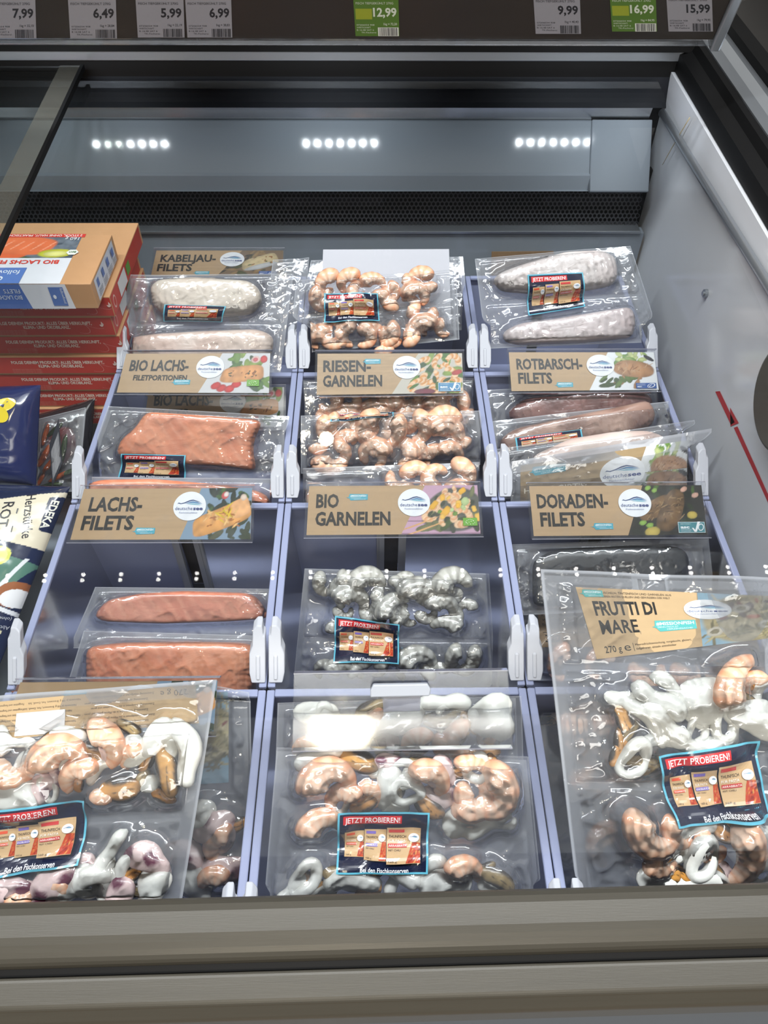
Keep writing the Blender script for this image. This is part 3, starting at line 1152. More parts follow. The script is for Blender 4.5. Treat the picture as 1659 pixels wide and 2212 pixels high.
sgn('kabeljau', 'sign reading KABELJAU-FILETS at the back wall', 570, [(338, 541), (612, 541), (610, 595), (326, 596)], A7, 1.058, inc=56)
A8 = sign_art([('BIO LACHS-', 84), ('FILETS', 50, 0)], 'biolachs', [], lx=10, logo_x=122, bub=(70, 5), seed=11, slant=(108, 132))
sgn('biolachsback', 'sign reading BIO LACHS-FILETS half hidden behind the FILETPORTIONEN sign', 880, [(322, 838), (614, 836), (612, 922), (310, 924)], A8, .812, inc=52)
A9 = sign_art([], 'salmon', [], lx=9, logo_x=121, bub=(46, 42), seed=12)
sgn('frontleft', 'kraft card sign in clear sleeve behind the upside-down seafood pouch', 1530, [(44, 1474), (470, 1470), (462, 1580), (8, 1584)], A9, .352)
T, q = sign_holder('blank clear sign sleeve with white tab over the front middle bin', Plane(829, 1530, .292, 44), [(643, 1462), (1088, 1455), (1098, 1604), (640, 1610)], None)
Pc = Plane(829, 1530, .292, 44)
h = MB()
tb = quad_px(Pc, [(806, 1472), (922, 1470), (929, 1482), (926, 1496), (800, 1499), (800, 1484)])
V = [Pc.w(*x, .0048) for x in tb] + [Pc.w(*x, .0105) for x in tb]
n = 6
h.add(V, [tuple(range(n)), tuple(range(2 * n - 1, n - 1, -1))] + [(i, n + i, n + (i + 1) % n, (i + 1) % n) for i in range(n)])
h.build('white_tab', M['white'], T, bevel=.001)
h = MB()
tb = quad_px(Pc, [(826, 1497), (908, 1495), (906, 1530), (828, 1532)])
h.hexa([Pc.w(*tb[3], +.0048), Pc.w(*tb[2], .0048), Pc.w(*tb[1], .0048), Pc.w(*tb[0], .0048), Pc.w(*tb[3], .007), Pc.w(*tb[2], .007), Pc.w(*tb[1], .007), Pc.w(*tb[0], .007)])
h.build('tab_stem', M['acrylicedge'], T)

# blank card and brown card at the back wall
Pb = Plane(829, 750, .918, 43)
q = quad_px(Pb, [(698, 539), (970, 538), (974, 700), (692, 702)])
b = MB()
V = [Pb.w(*x, -.0015) for x in (q[3], q[2], q[1], q[0])] + [Pb.w(*x) for x in (q[3], q[2], q[1], q[0])]
tag(b.hexa(V, lin((178, 178, 187))).build('blank_card', M['print']), 'blank white card standing behind the rear shrimp pack', 'card')
Pb = Plane(829, 570, 1.098, 80)
q = quad_px(Pb, [(1062, 544), (1196, 543), (1198, 600), (1060, 602)])
tag(MB().hexa([Pb.w(*x, -.0015) for x in (q[3], q[2], q[1], q[0])] + [Pb.w(*x) for x in (q[3], q[2], q[1], q[0])], lin((120, 96, 70))).build('brown_card', M['print']), 'brown card edge peeking out behind the rear pale fillets', 'card')

# ------------------------------------------------------------------ price tags on the rail
PR = Plane(829, 84, YP, RINC)


def barcode(a, x, y, w, h, seed, col=(40, 38, 36)):
    R = random.Random(seed)
    a.k += 1
    l = a.k
    t = x
    while t < x + w - 1:
        bw = R.choice([.5, .8, 1.2])
        a.rect(t, y, min(t + bw, x + w), y + h, col, layer=l)
        t += bw + R.choice([.5, .7, 1.1])
    a.k = l


def price_tag(price, kg, px0, px1, y0, y1, green=False, seed=0):
    q = quad_px(PR, [(px0, y0 - 18), (px1, y0 - 18), (px1 + 3, y1), (px0 + 6, y1)])
    a = Art(60, 58, .00006)
    bg = (78, 110, 40) if green else (138, 137, 144)  # white paper greyed to stand in for the dim light on the rail
    a.rect(0, 0, 60, 58, bg)
    ink = (198, 204, 190) if green else (34, 34, 38)
    if green:
        a.rect(2, 23, 24, 37, (140, 150, 40))
    a.text(price, 57, 27, 11.5, ink, align='r', sx=.98, bold=.03)
    a.text('1kg = ' + kg, 57, 15.2, 3.2, ink, align='r', sx=.9, bold=.01)
    for k_, t in enumerate(('07206034 908', 'WIRTSCHAFT', 'B 16:48 SAT 6', 'TK-Fischerei')):
        a.text(t, 2.5 + (k_ == 3) * 6, 14.6 - k_ * 3.4, 2.1, ink, width=(24, 19, 23, 20)[k_])
    a.text('FISCH TIEFGEKÜHLT 270G', 3, 43, 3, ink, width=50)
    if green:
        a.rect(31, .5, 59, 12.5, (210, 212, 204))
    barcode(a, 33, 1, 25, 11, seed, (34, 34, 38))
    mid = PR.w(*np.mean(q, 0))
    T = a.emit('price_tag', bil(q, 60, 58, flat(PR, .0008)), M['print'], None)
    return tag(T, ('green' if green else 'white') + ' price tag reading ' + price + ' in the price rail', 'price tag', 'price tags in the rail')


for k_, t in enumerate((('7,99', '32,10', -28, 76, 0, 82), ('6,49', '28,84', 146, 250, 0, 82), ('5,99', '22,19', 292, 396, 0, 80), ('6,99', '38,83', 399, 499, 0, 80), ('12,99', '72,20', 762, 860, 0, 77, True),
                        ('9,99', '40,43', 1151, 1252, -4, 72), ('16,99', '84,95', 1316, 1416, -4, 67, True), ('15,99', '79,95', 1438, 1537, -6, 67))):
    price_tag(*t, seed=k_)
# ------------------------------------------------------------------ sealed packs: contents first, film stretched over them
RG = np.random.RandomState(7)


def vnoise(u, v, f, seed):
    """Value noise at (u, v) (arrays) with f cells per metre."""
    g = np.random.RandomState(seed).rand(64, 64)
    x, y = np.asarray(u) * f + 100.3, np.asarray(v) * f + 100.7
    ix, iy = np.floor(x).astype(int), np.floor(y).astype(int)
    fx, fy = x - ix, y - iy
    fx, fy = fx * fx * (3 - 2 * fx), fy * fy * (3 - 2 * fy)
    a = lambda i, j: g[i % 64, j % 64]
    return (a(ix, iy) * (1 - fx) + a(ix + 1, iy) * fx) * (1 - fy) + (a(ix, iy + 1) * (1 - fx) + a(ix + 1, iy + 1) * fx) * fy


def tube_uv(pts, rad, seg, colfn, flatten=.85, closed=False):
    """Tube round a centre line given as (u, v, w); returns V, F, C. colfn(i, n, ang, inner) gives a colour."""
    pts = np.asarray(pts, float)
    n = len(pts)
    tan = np.gradient(pts, axis=0)
    if closed:
        tan = np.roll(pts, -1, 0) - np.roll(pts, 1, 0)
    tan /= np.linalg.norm(tan, axis=1)[:, None] + 1e-12
    V, C = [], []
    for i in range(n):
        a = np.array([-tan[i][1], tan[i][0], 0])
        a /= np.linalg.norm(a) + 1e-9
        for k in range(seg):
            t = 2 * math.pi * k / seg
            V.append(pts[i] + rad[i] * (math.cos(t) * a + math.sin(t) * flatten * np.array([0, 0, 1])))
            C.append(colfn(i / (n - 1), math.cos(t), math.sin(t)))
    m = n if closed else n - 1
    F = [(i * seg + k, i * seg + (k + 1) % seg, ((i + 1) % n) * seg + (k + 1) % seg, ((i + 1) % n) * seg + k) for i in range(m) for k in range(seg)]
    if not closed:
        F += [tuple(range(seg))[::-1], tuple((n - 1) * seg + k for k in range(seg))]
    return np.array(V), F, np.array(C)


def mixc(a, b, t):
    t = min(1, max(0, t))
    return tuple(x * (1 - t) + y * t for x, y in zip(a, b))


LC = {k: lin(v) for k, v in dict(o=(246, 162, 112), p=(255, 216, 184), w=(255, 238, 224), g=(176, 174, 166), gd=(112, 108, 100), gl=(206, 206, 200), sq=(232, 232, 226), sqd=(206, 200, 190),
                                mt=(196, 148, 84), mo=(218, 148, 66), md=(44, 36, 30), mg=(150, 128, 86), ow=(232, 206, 204), op=(112, 62, 82)).items()}


def shrimp_uv(c, size, a0, flip, seed, raw=False, sweep=None):
    sweep = sweep or 3.3 + 1.1 * ((seed * 37) % 100) / 100
    R = np.random.RandomState(seed)
    n, seg = 30, 10
    t = np.linspace(0, 1, n)
    rad = size * .25 * np.clip(np.sqrt(1 - (1 - np.clip(t * 6, 0, 1)) ** 2), .25, 1) * (1 - .66 * t ** 1.4)
    rad = rad * (1 + .05 * np.abs(np.sin(t * math.pi * 6.5)) - .025)
    rad[-1] *= .4
    k = 3.4 / sweep
    Rr = size * .31 * (1 - .28 * t) * (k if k > 1 else 1)
    th = a0 + flip * sweep * t
    pts = np.stack([c[0] + Rr * np.cos(th), c[1] + Rr * np.sin(th), rad * .85 + .0004 + size * .03 * np.sin(3 * t + seed)], 1)
    if k > 1:
        pts[:, :2] -= pts[:, :2].mean(0) - np.asarray(c)
    ph = R.rand() * .1

    def col(tt, inn, top):
        # inn < 0 is one side of the bend; the outer side carries the orange bands
        outer = -inn * flip
        band = (.5 + .5 * math.cos((tt + ph) * math.pi * 13)) ** 1.6
        if raw:
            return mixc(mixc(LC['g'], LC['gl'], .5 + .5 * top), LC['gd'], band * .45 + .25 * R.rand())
        q = mixc(LC['p'], LC['o'], .12 + band * (.30 + .55 * max(0, outer)) + .2 * max(0, outer) + .25 * (tt > .8) + .10 * R.rand())
        return mixc(q, LC['w'], .5 * max(0, -outer) * (1 - band) + .1)
    return tube_uv(pts, rad, seg, col)


def strip_uv(c, size, a, seed, thick=.16, bend=.6):
    R = np.random.RandomState(seed)
    n = 20
    t = np.linspace(-.5, .5, n)
    x, y = size * t, size * bend * (.25 - t * t) + size * .04 * np.sin(t * 9 + seed)
    ca, sa = math.cos(a), math.sin(a)
    rad = size * thick * np.sqrt(np.clip(1 - (2 * t) ** 6, .04, 1)) * (1 + .12 * np.sin(t * 8 + seed))
    pts = np.stack([c[0] + x * ca - y * sa, c[1] + x * sa + y * ca, rad * .8 + .0004], 1)
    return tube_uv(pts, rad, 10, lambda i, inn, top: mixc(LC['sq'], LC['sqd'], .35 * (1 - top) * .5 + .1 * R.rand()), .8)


def ring_uv(c, size, a, seed, asp=.7, thick=.13):
    R = np.random.RandomState(seed)
    n = 30
    t = np.linspace(0, 2 * math.pi, n, endpoint=False)
    r = size * .5 * (1 + .1 * np.sin(2 * t + seed) + .06 * np.sin(3 * t))
    x, y = (r - size * thick) * np.cos(t), (r - size * thick) * asp * np.sin(t)
    ca, sa = math.cos(a), math.sin(a)
    rad = size * thick * (1 + .18 * np.sin(t + seed))
    pts = np.stack([c[0] + x * ca - y * sa, c[1] + x * sa + y * ca, rad * 1.1 + .0004 + size * .05 * (1 + np.sin(t * 2))], 1)
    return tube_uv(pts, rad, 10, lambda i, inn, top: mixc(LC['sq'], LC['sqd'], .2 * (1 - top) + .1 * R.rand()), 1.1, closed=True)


def blob_uv(c, sx, sy, sz, a, seed, colfn, nn=18, mm=22, lump=.2):
    R = np.random.RandomState(seed)
    ph = R.rand(6) * 6.28
    V, C = [], []
    ca, sa = math.cos(a), math.sin(a)
    for i in range(nn):
        p = math.pi * (i + .5) / nn
        for k in range(mm):
            t = 2 * math.pi * k / mm
            d = np.array([math.cos(t) * math.sin(p), math.sin(t) * math.sin(p), math.cos(p)])
            q = 1 + lump * (math.sin(2 * t + ph[0]) * .5 * math.sin(p) + math.sin(3 * t + ph[1] + 2 * p) * .4 * math.sin(p) + math.sin(4 * p + ph[2]) * .2)
            x, y, z = d[0] * sx * q * .5, d[1] * sy * q * .5, d[2] * sz * q * .5
            V.append((c[0] + x * ca - y * sa, c[1] + x * sa + y * ca, z + sz * .5))
            C.append(colfn(d, R))
    F = [(i * mm + k, i * mm + (k + 1) % mm, (i + 1) * mm + (k + 1) % mm, (i + 1) * mm + k) for i in range(nn - 1) for k in range(mm)]
    F = [f[::-1] for f in F] + [tuple(range(mm)), tuple((nn - 1) * mm + k for k in range(mm))[::-1]]
    return np.array(V), F, np.array(C)


def mussel_uv(c, size, a, seed):
    R0 = np.random.RandomState(seed)
    tone = mixc(LC['mt'], LC['mo'], R0.rand()) if R0.rand() > .3 else LC['mg']

    def col(d, R):
        e = abs(d[1] + .18 * math.sin(3 * d[0] + seed))
        q = mixc(tone, LC['md'], (e - .44) * 5 + .3 * (R.rand() - .5))
        if d[0] > .55:
            q = mixc(q, LC['md'], (d[0] - .55) * 1.6)
        return mixc(q, LC['md'], .75 if e < .05 and d[0] > -.4 else 0)
    return blob_uv(c, size, size * .52, size * .34, a, seed, col, lump=.16)


def chunk_uv(c, size, a, seed, octo=False, asp=.75):
    def col(d, R):
        if octo:
            n_ = math.sin(5 * d[0] + seed) + math.sin(4 * d[1] + 2 * seed) * .8
            return mixc(LC['ow'], LC['op'], n_ * 1.5 - .5 + .4 * R.rand())
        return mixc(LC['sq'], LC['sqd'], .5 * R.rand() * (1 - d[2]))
    return blob_uv(c, size, size * asp, size * .36, a, seed, col, lump=.34)


def fillet_uv(P, outline, height, colfn, seed, n=72, rings=18, rib=0., ribang=0., pw=5., rt=.42):
    """A slab from a px outline: flat top, rounded edge, optional muscle ribs."""
    o = np.array([P.px(*p) for p in outline])
    # resample the closed outline and round it a little
    d = np.r_[0, np.cumsum(np.linalg.norm(np.roll(o, -1, 0) - o, axis=1))]
    oo = np.vstack([o, o[:1]])
    t = np.linspace(0, d[-1], n, endpoint=False)
    q = np.stack([np.interp(t, d, oo[:, k]) for k in (0, 1)], 1)
    for _ in range(2):
        q = (q * 2 + np.roll(q, 1, 0) + np.roll(q, -1, 0)) / 4
    c = q.mean(0)
    V = [(c[0], c[1], height)]
    for i in range(1, rings + 1):
        k = i / rings
        k = 1 - (1 - k) ** 1.5
        h = height * max(0, 1 - k ** pw) ** rt
        for p in q:
            V.append((*(c + (p - c) * k), h))
    V = np.array(V)
    u, v, w = V.T
    ca, sa = math.cos(ribang), math.sin(ribang)
    bump_ = +.0014 * (vnoise(u, v, 30, seed) - .5) + .0004 * (vnoise(u, v, 110, seed + 1) - .5)
    if rib:
        bump_ += rib * np.abs(np.sin((u * ca + v * sa + .004 * vnoise(u, v, 60, seed + 2)) * math.pi / .009))
    V[:, 2] = np.where(w > .0015, w + bump_ * np.clip(w / height, 0, 1), w)
    F = [(0, 1 + k, 1 + (k + 1) % n) for k in range(n)]
    for i in range(rings - 1):
        for k in range(n):
            a, b_ = 1 + i * n + k, 1 + i * n + (k + 1) % n
            F.append((a, a + n, b_ + n, b_))
    C = np.array([colfn(*x, u_, v_) for x, u_, v_ in zip(V, u - c[0], v - c[1])])
    return V, F, C


def salmon_col(seed, base=(230, 146, 106), dark=(214, 122, 86)):
    b_, d_, l_ = lin(base), lin(dark), lin((246, 182, 150))
    vn = lambda u, v, f, k: float(vnoise(u, v, f, seed + k))

    def f(u, v, w, uu, vv):
        q = mixc(b_, d_, vn(u, v, 45, 0) * 1.1 - .1)
        s_ = abs(math.sin((uu * .8 + vv * .55 + .006 * vn(u, v, 50, 5)) * math.pi / .011))
        return mixc(q, l_, max(0, s_ - .8) * 1.5 + .25 * max(0, vn(u, v, 160, 3) - .6))
    return f


def pale_col(seed, base=(238, 226, 214), tint=(232, 198, 182), amt=.6):
    b_, t_ = lin(base), lin(tint)

    def f(u, v, w, uu, vv):
        return mixc(b_, t_, amt * float(vnoise(u, v, 35, seed)) + .5 * max(0, float(vnoise(u, v, 90, seed + 3)) - .55))
    return f


def inv_bil(P, pts):
    """(s, t) of points in the quad TL, TR, BR, BL; t runs from the bottom up."""
    a, b_, c, d = P[3], P[2] - P[3], P[0] - P[3], P[3] - P[2] + P[1] - P[0]
    st = np.full((len(pts), 2), .5)
    for _ in range(8):
        s_, t_ = st[:, :1], st[:, 1:]
        r = a + s_ * b_ + t_ * c + s_ * t_ * d - pts
        js, jt = b_ + t_ * d, c + s_ * d
        det = js[:, 0] * jt[:, 1] - js[:, 1] * jt[:, 0]
        st -= np.stack([(r[:, 0] * jt[:, 1] - r[:, 1] * jt[:, 0]) / det, (js[:, 0] * r[:, 1] - js[:, 1] * r[:, 0]) / det], 1)
    return st


def mixfill(boxes, seed, kinds='scqmxo', size=78):
    """Assorted seafood pieces loosely filling px boxes (x0, y0, x1, y1, n)."""
    R = np.random.RandomState(seed)
    out = []
    for x0, y0, x1, y1, n in boxes:
        for i in range(n):
            k = kinds[R.randint(len(kinds))]
            x, y = x0 + (x1 - x0) * (i + .5) / n + 14 * (R.rand() - .5), y0 + (y1 - y0) * R.rand()
            z = size * (.75 + .4 * R.rand())
            out.append((k, x, y, z, R.randint(360), R.choice([-1, 1])) if k == 's' else (k, x, y, z * (.85 if k == 'm' else 1), R.randint(360)))
    return out


PIECE_NAMES = dict(s='shrimp', r='raw_shrimp', q='squid_strip', o='squid_ring', c='squid_piece', m='mussel', x='octopus_piece')


class Pack:
    def __init__(s, name, label, cat, P, quad, group, cell=.0016):
        s.P, s.name = P, name
        s.q = np.array(quad_px(P, quad))
        s.T = thing(name, label, cat, P.w(*s.q.mean(0)), group)
        w = np.linalg.norm(s.q[1] - s.q[0])
        h = np.linalg.norm(s.q[0] - s.q[3])
        s.w, s.h = w, h
        s.nx, s.ny = int(w / cell), int(h / cell)
        s.hc = np.zeros((s.ny, s.nx))
        s.seed = abs(hash_(name + label)) % 9999
        s.col = int(round(s.P.w(*s.q.mean(0))[0] / WB))
        s.base, s.flats = 0., []
        s.row = max(k for k in range(4) if s.P.o[1] >= ROWS[k] - .001)

    def fit(s, W):
        """Below the rims a pack bends to stay between the walls of its bin."""
        W = np.array(W, float)
        x, y, z = W[..., 0], W[..., 1], W[..., 2]
        dn = np.clip((.014 - z) / .008, 0, 1)
        y0 = ROWS[s.row]
        k = .008 + .008 * np.clip(-z / HB, 0, 1)
        clip_ = np.clip((y0 + .072 - y) / .01, 0, 1) * np.clip((.064 - z) / .01, 0, 1)   # the corner clips stand in the way too
        kx, dx = np.maximum(k, .0185 * clip_), np.maximum(dn, clip_)
        cx = np.clip(x, (s.col - .5) * WB + kx, (s.col + .5) * WB - kx)
        cy_ = np.clip(y, y0 + k * .8, ROWS[s.row] + DB - k * .8 - .0065)
        W[..., 0] = x + (cx - x) * dx
        W[..., 1] = y + (cy_ - y) * dn
        W[..., 2] = np.maximum(z, -HB + .006)
        return W

    def scale(s, x, y):
        a, b_ = s.P.px(x - 20, y), s.P.px(x + 20, y)
        return np.linalg.norm(b_ - a) / 40

    def add(s, nm, V, F, C, mat='food'):
        V = V.copy()
        st = inv_bil(s.q, V[:, :2])
        i = np.rint(st[:, 0] * (s.nx - 1)).astype(int)
        j = np.rint(st[:, 1] * (s.ny - 1)).astype(int)
        ok = (i >= 0) & (j >= 0) & (i < s.nx) & (j < s.ny)
        np.maximum.at(s.hc, (j[ok], i[ok]), V[ok, 2])
        W = s.P.o + V[:, :1] * s.P.ex + V[:, 1:2] * s.P.ey + V[:, 2:] * s.P.ez
        return MB().add(s.fit(W), F, C).build(nm, M[mat], s.T, smooth=True)

    def pieces(s, lst):
        for n_, it in enumerate(lst):
            k, x, y, sz, ang = it[:5]
            ex = it[5:]
            c, m = s.P.px(x, y), s.scale(x, y)
            sz *= m
            a = math.radians(ang)
            sd = int(x * 7 + y * 3) % 9973
            if k in 'sr':
                sz *= 1.12
                r_ = shrimp_uv(c, sz, a, ex[0] if ex else 1, sd, k == 'r', ex[1] if len(ex) > 1 else None)
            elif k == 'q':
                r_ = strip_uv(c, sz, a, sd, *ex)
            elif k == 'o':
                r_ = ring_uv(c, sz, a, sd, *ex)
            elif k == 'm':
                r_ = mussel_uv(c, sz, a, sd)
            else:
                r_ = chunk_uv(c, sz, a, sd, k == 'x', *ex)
            if k in 'sr':
                r_[0][:, 2] += min(.0065, sz * .07) * ((sd * 13) % 10) / 10      # pieces lie over one another
            s.add(PIECE_NAMES[k], *r_)

    def fillet(s, outline, height, colfn=None, nm='fish_fillet', **kw):
        s.add(nm, *fillet_uv(s.P, outline, height, colfn, s.seed + 11, **kw), mat='fish')

    def film(s, sag=.00022, wr=.0014, milk=.10, edge=.24, border=.007, seams=(), wave=0., slot=None, base=.0006):
        nx, ny = s.nx, s.ny
        S, T_ = np.meshgrid(np.linspace(0, 1, nx), np.linspace(0, 1, ny))
        bx, by = border / s.w, border / s.h
        brd = (S < bx) | (S > 1 - bx) | (T_ < by) | (T_ > 1 - by)
        for a in seams:
            brd |= np.abs(T_ - a) < .004 / s.h
        hc = s.hc.copy()
        pad = np.pad(hc, 1)
        hc = np.max([pad[a:a + ny, b_:b_ + nx] for a in (0, 1, 2) for b_ in (0, 1, 2)], 0)
        h = hc.copy()
        for _ in range(70):
            p = np.pad(h, 1, mode='edge')
            a = (p[:-2, 1:-1] + p[2:, 1:-1] + p[1:-1, :-2] + p[1:-1, 2:]) / 4
            h = np.maximum(hc, np.maximum(a - sag, 0))
        for _ in range(2):
            p = np.pad(h, 1, mode='edge')
            h = np.maximum((p[:-2, 1:-1] + p[2:, 1:-1] + p[1:-1, :-2] + p[1:-1, 2:] + 2 * h) / 6, hc)
        u = s.q[3] + (S[..., None] * (s.q[2] - s.q[3]))
        U = u * (1 - T_[..., None]) + (s.q[0] + S[..., None] * (s.q[1] - s.q[0])) * T_[..., None]
        sd = s.seed
        rid = lambda f, k, ax, ay: (1 - np.abs(2 * vnoise(U[..., 0] * ax + U[..., 1] * ay, U[..., 1] * ax - U[..., 0] * ay, f, sd + k) - 1)) ** 4
        free = np.clip(1 - (h - hc * 0) / .02, .35, 1)
        wrk = wr * free * (rid(55, 1, .9, .5) + .8 * rid(90, 2, .5, -.9) + .6 * rid(34, 3, 1, 0) + .5 * vnoise(U[..., 0], U[..., 1], 140, sd + 5))
        for f0, f1, f2, f3 in s.flats:                   # the film lies smooth over a printed card
            wrk = np.where((S > f0) & (S < f1) & (T_ > f2) & (T_ < f3), wrk * .22, wrk)
        h = np.where(brd, 0, h + wrk) + max(base, s.base)
        h = np.where(brd, h + wr * .25 * vnoise(U[..., 0], U[..., 1], 60, sd + 8), h)
        if wave:
            wv = wave * (np.sin(S * 7 + sd) * .6 + np.sin(S * 13 + sd * .7) * .4) * np.clip(np.abs(T_ - .5) * 2, 0, 1) ** 3
        else:
            wv = 0 * S
        s.hmap, s.wv = h, wv
        mk = np.where(brd, edge, milk * (.6 + .8 * vnoise(U[..., 0], U[..., 1], 40, sd + 9)))
        mk = np.where((S < bx * .18) | (S > 1 - bx * .18) | (T_ < by * .18) | (T_ > 1 - by * .18), min(.7, edge * 3), mk)

        def pt(hh):
            return s.fit(s.P.o + U[..., :1] * s.P.ex + U[..., 1:] * s.P.ey + (hh + wv)[..., None] * s.P.ez)
        b_ = MB()
        if slot:
            r, c = ny, nx
            (s0, s1), (t0, t1) = slot
            keep = [(i, j) for i in range(r - 1) for j in range(c - 1) if not (s0 < j / (c - 1) < s1 and t0 < i / (r - 1) < t1)]
            F = [(i * c + j, i * c + j + 1, (i + 1) * c + j + 1, (i + 1) * c + j) for i, j in keep]
            mk = np.where((S > s0 - .02) & (S < s1 + .02) & (T_ > t0 - .016) & (T_ < t1 + .016), .4, mk)
            b_.add(pt(h).reshape(-1, 3), F, np.repeat(mk.reshape(-1, 1), 3, 1))
        else:
            b_.grid(pt(h), np.repeat(mk[..., None], 3, 2))
        b_.build('clear_film', M['film'], s.T, smooth=True)
        # back sheet, coarser
        k = 4
        b_ = MB()
        b_.grid(pt(h * 0 - .0012)[::k, ::k], np.full((len(range(0, ny, k)), len(range(0, nx, k)), 3), .34), flip=True)
        b_.build('back_film', M['film'], s.T, smooth=True)
        p = np.pad(h, 2, mode='edge')
        mx = np.max([p[a:a + ny, c:c + nx] for a in range(5) for c in range(5)], 0)
        for _ in range(6):
            p = np.pad(mx, 1, mode='edge')
            mx = np.maximum((p[:-2, 1:-1] + p[2:, 1:-1] + p[1:-1, :-2] + p[1:-1, 2:]) / 4, h)
        s.hs = mx

    def surf(s, lift=.0006):
        def f(uv, k):
            st = np.clip(inv_bil(s.q, uv), 0, 1)
            x, y = st[:, 0] * (s.nx - 1), st[:, 1] * (s.ny - 1)
            i, j = np.clip(x.astype(int), 0, s.nx - 2), np.clip(y.astype(int), 0, s.ny - 2)
            fx, fy = x - i, y - j
            H = s.hs + s.wv
            h = (H[j, i] * (1 - fx) + H[j, i + 1] * fx) * (1 - fy) + (H[j + 1, i] * (1 - fx) + H[j + 1, i + 1] * fx) * fy
            return s.fit(s.P.o + uv[:, :1] * s.P.ex + uv[:, 1:] * s.P.ey + (h + lift + k)[:, None] * s.P.ez)
        return f

    def sticker(s, corners, art):
        art.emit('sticker', bil(quad_px(s.P, corners), art.w, art.h, s.surf()), M['gloss'], s.T, smooth=False)

    def label(s, corners, art, h0=.0003, name='printed_label', over=False):
        art.gap = min(art.gap, .00003)
        s.base = .0011
        if not over:
            st = inv_bil(s.q, np.array(quad_px(s.P, corners)))
            s.flats.append((st[:, 0].min() - .02, st[:, 0].max() + .02, st[:, 1].min() - .02, st[:, 1].max() + .02))
        q = quad_px(s.P, corners)
        art.emit(name, bil(q, art.w, art.h, s.surf(.0004) if over else (lambda uv, k: s.fit(flat(s.P, h0)(uv, k)))), M['print'], s.T)


def hash_(t):
    h = 7
    for ch in t:
        h = (h * 131 + ord(ch)) % 1000003
    return h


def sticker_art(variant=0):
    a = Art(100, 68, .00016)
    a.rect(0, 0, 100, 68, (96, 176, 200), 40, 28)
    a.rect(2.2, 2.2, 97.8, 65.8, (26, 32, 56), 40, 28)
    b_ = [(6, 53), (5.4, 62.5), (70, 64.5), (69.4, 54.5)]
    a.rect(6, 54, 70, 63.6, (200, 44, 48), 30, 3)
    a.text('JETZT PROBIEREN!', 8, 55.4, 6.6, (246, 240, 240), width=60, bold=.012)
    for k, (x, y, w, h, col, nm) in enumerate(((8, 17, 21, 28, (218, 88, 60), 'TOMATE'), (29.5, 15.5, 24, 32, (122, 104, 180), 'KNOBLAUCH'), (54, 13, 37, 37.5, (196, 60, 60), 'ARRABBIATA'))):
        a.rect(x, y, x + w, y + h, (196, 164, 124), 10, 12)
        rx = w * (.34 if k < 2 else .44)
        a.raster(0, y + .5, 0, y + h * .55, food('pasta', 12, 12, k + 2), left=lambda yy, x=x, w=w, y=y, h=h, rx=rx: x + w - rx * (1 - .45 * (yy - y) / (h * .55)), right=lambda yy, x=x, w=w: x + w - .2)
        a.rect(x + 2, y + h * .84, x + w * .52, y + h * .94, col, 4, 2)
        a.text('THUNFISCH', x + 2, y + h * .68, h * .085, DARK, width=w * .52)
        a.text('FÜR PASTA', x + 2, y + h * .56, h * .075, (240, 236, 228), width=w * .5)
        a.rect(x + 1.6, y + h * .42, x + w * .6, y + h * .52, col, 4, 2)
        a.text(nm, x + 2.1, y + h * .44, h * .06, (246, 240, 236), width=w * .54)
        a.text('MIT CHILI', x + 2, y + h * .34, h * .045, DARK, width=w * .36)
        a.text('160 g', x + 2, y + h * .06, h * .05, DARK, width=w * .25)
        logo(a, x + w * .8, y + h * .7, w * .16, h * .13, txt=False)
    a.text('Bei den Fischkonserven', 26, 4.6, 5.2, (238, 240, 246), width=52, bold=.012)
    return a


SK = sticker_art()
PG = 'vacuum packs standing in the bins'


def mk(name, label, P, quad, cat='food pack', **kw):
    return Pack(name, label, cat, P, quad, PG, **kw)


def fillseq(kind, rows, size, jit, seed, **kw):
    """Pieces along rows of px lines: (x0, y0, x1, y1, n)."""
    R = np.random.RandomState(seed)
    out = []
    for x0, y0, x1, y1, n in rows:
        for i in range(n):
            t = (i + .5) / n
            out.append((kind, x0 + (x1 - x0) * t + jit * (R.rand() - .5), y0 + (y1 - y0) * t + jit * (R.rand() - .5), size * (.85 + .35 * R.rand()), R.randint(360), R.choice([-1, 1])))
    return out


# ---- rear row
p = mk('fish_pack', 'pack of two white cod fillets in front of the KABELJAU-FILETS sign', Plane(430, 800, .872, 44), [(283, 594), (634, 592), (606, 806), (228, 806)])
p.fillet([(325, 622), (340, 606), (420, 600), (540, 608), (562, 625), (567, 655), (545, 680), (430, 690), (360, 685), (330, 660)], .017, pale_col(3, (240, 228, 212), (228, 198, 176), .5), rib=.0006, ribang=.3)
p.fillet([(268, 748), (285, 729), (340, 722), (440, 716), (560, 712), (592, 726), (588, 770), (480, 792), (340, 792), (272, 778)], .017, pale_col(4, (238, 218, 204), (226, 186, 168), .8), rib=.0005, ribang=.2)
p.film(seams=(.50,), wave=.002)
p.sticker([(363, 664), (494, 668), (482, 698), (355, 696)], SK)
p = mk('fish_pack', 'clear pack edge behind the white cod fillets', Plane(600, 700, .985, 42), [(590, 562), (668, 557), (652, 770), (560, 770)])
p.film(wave=.002, wr=.0007)

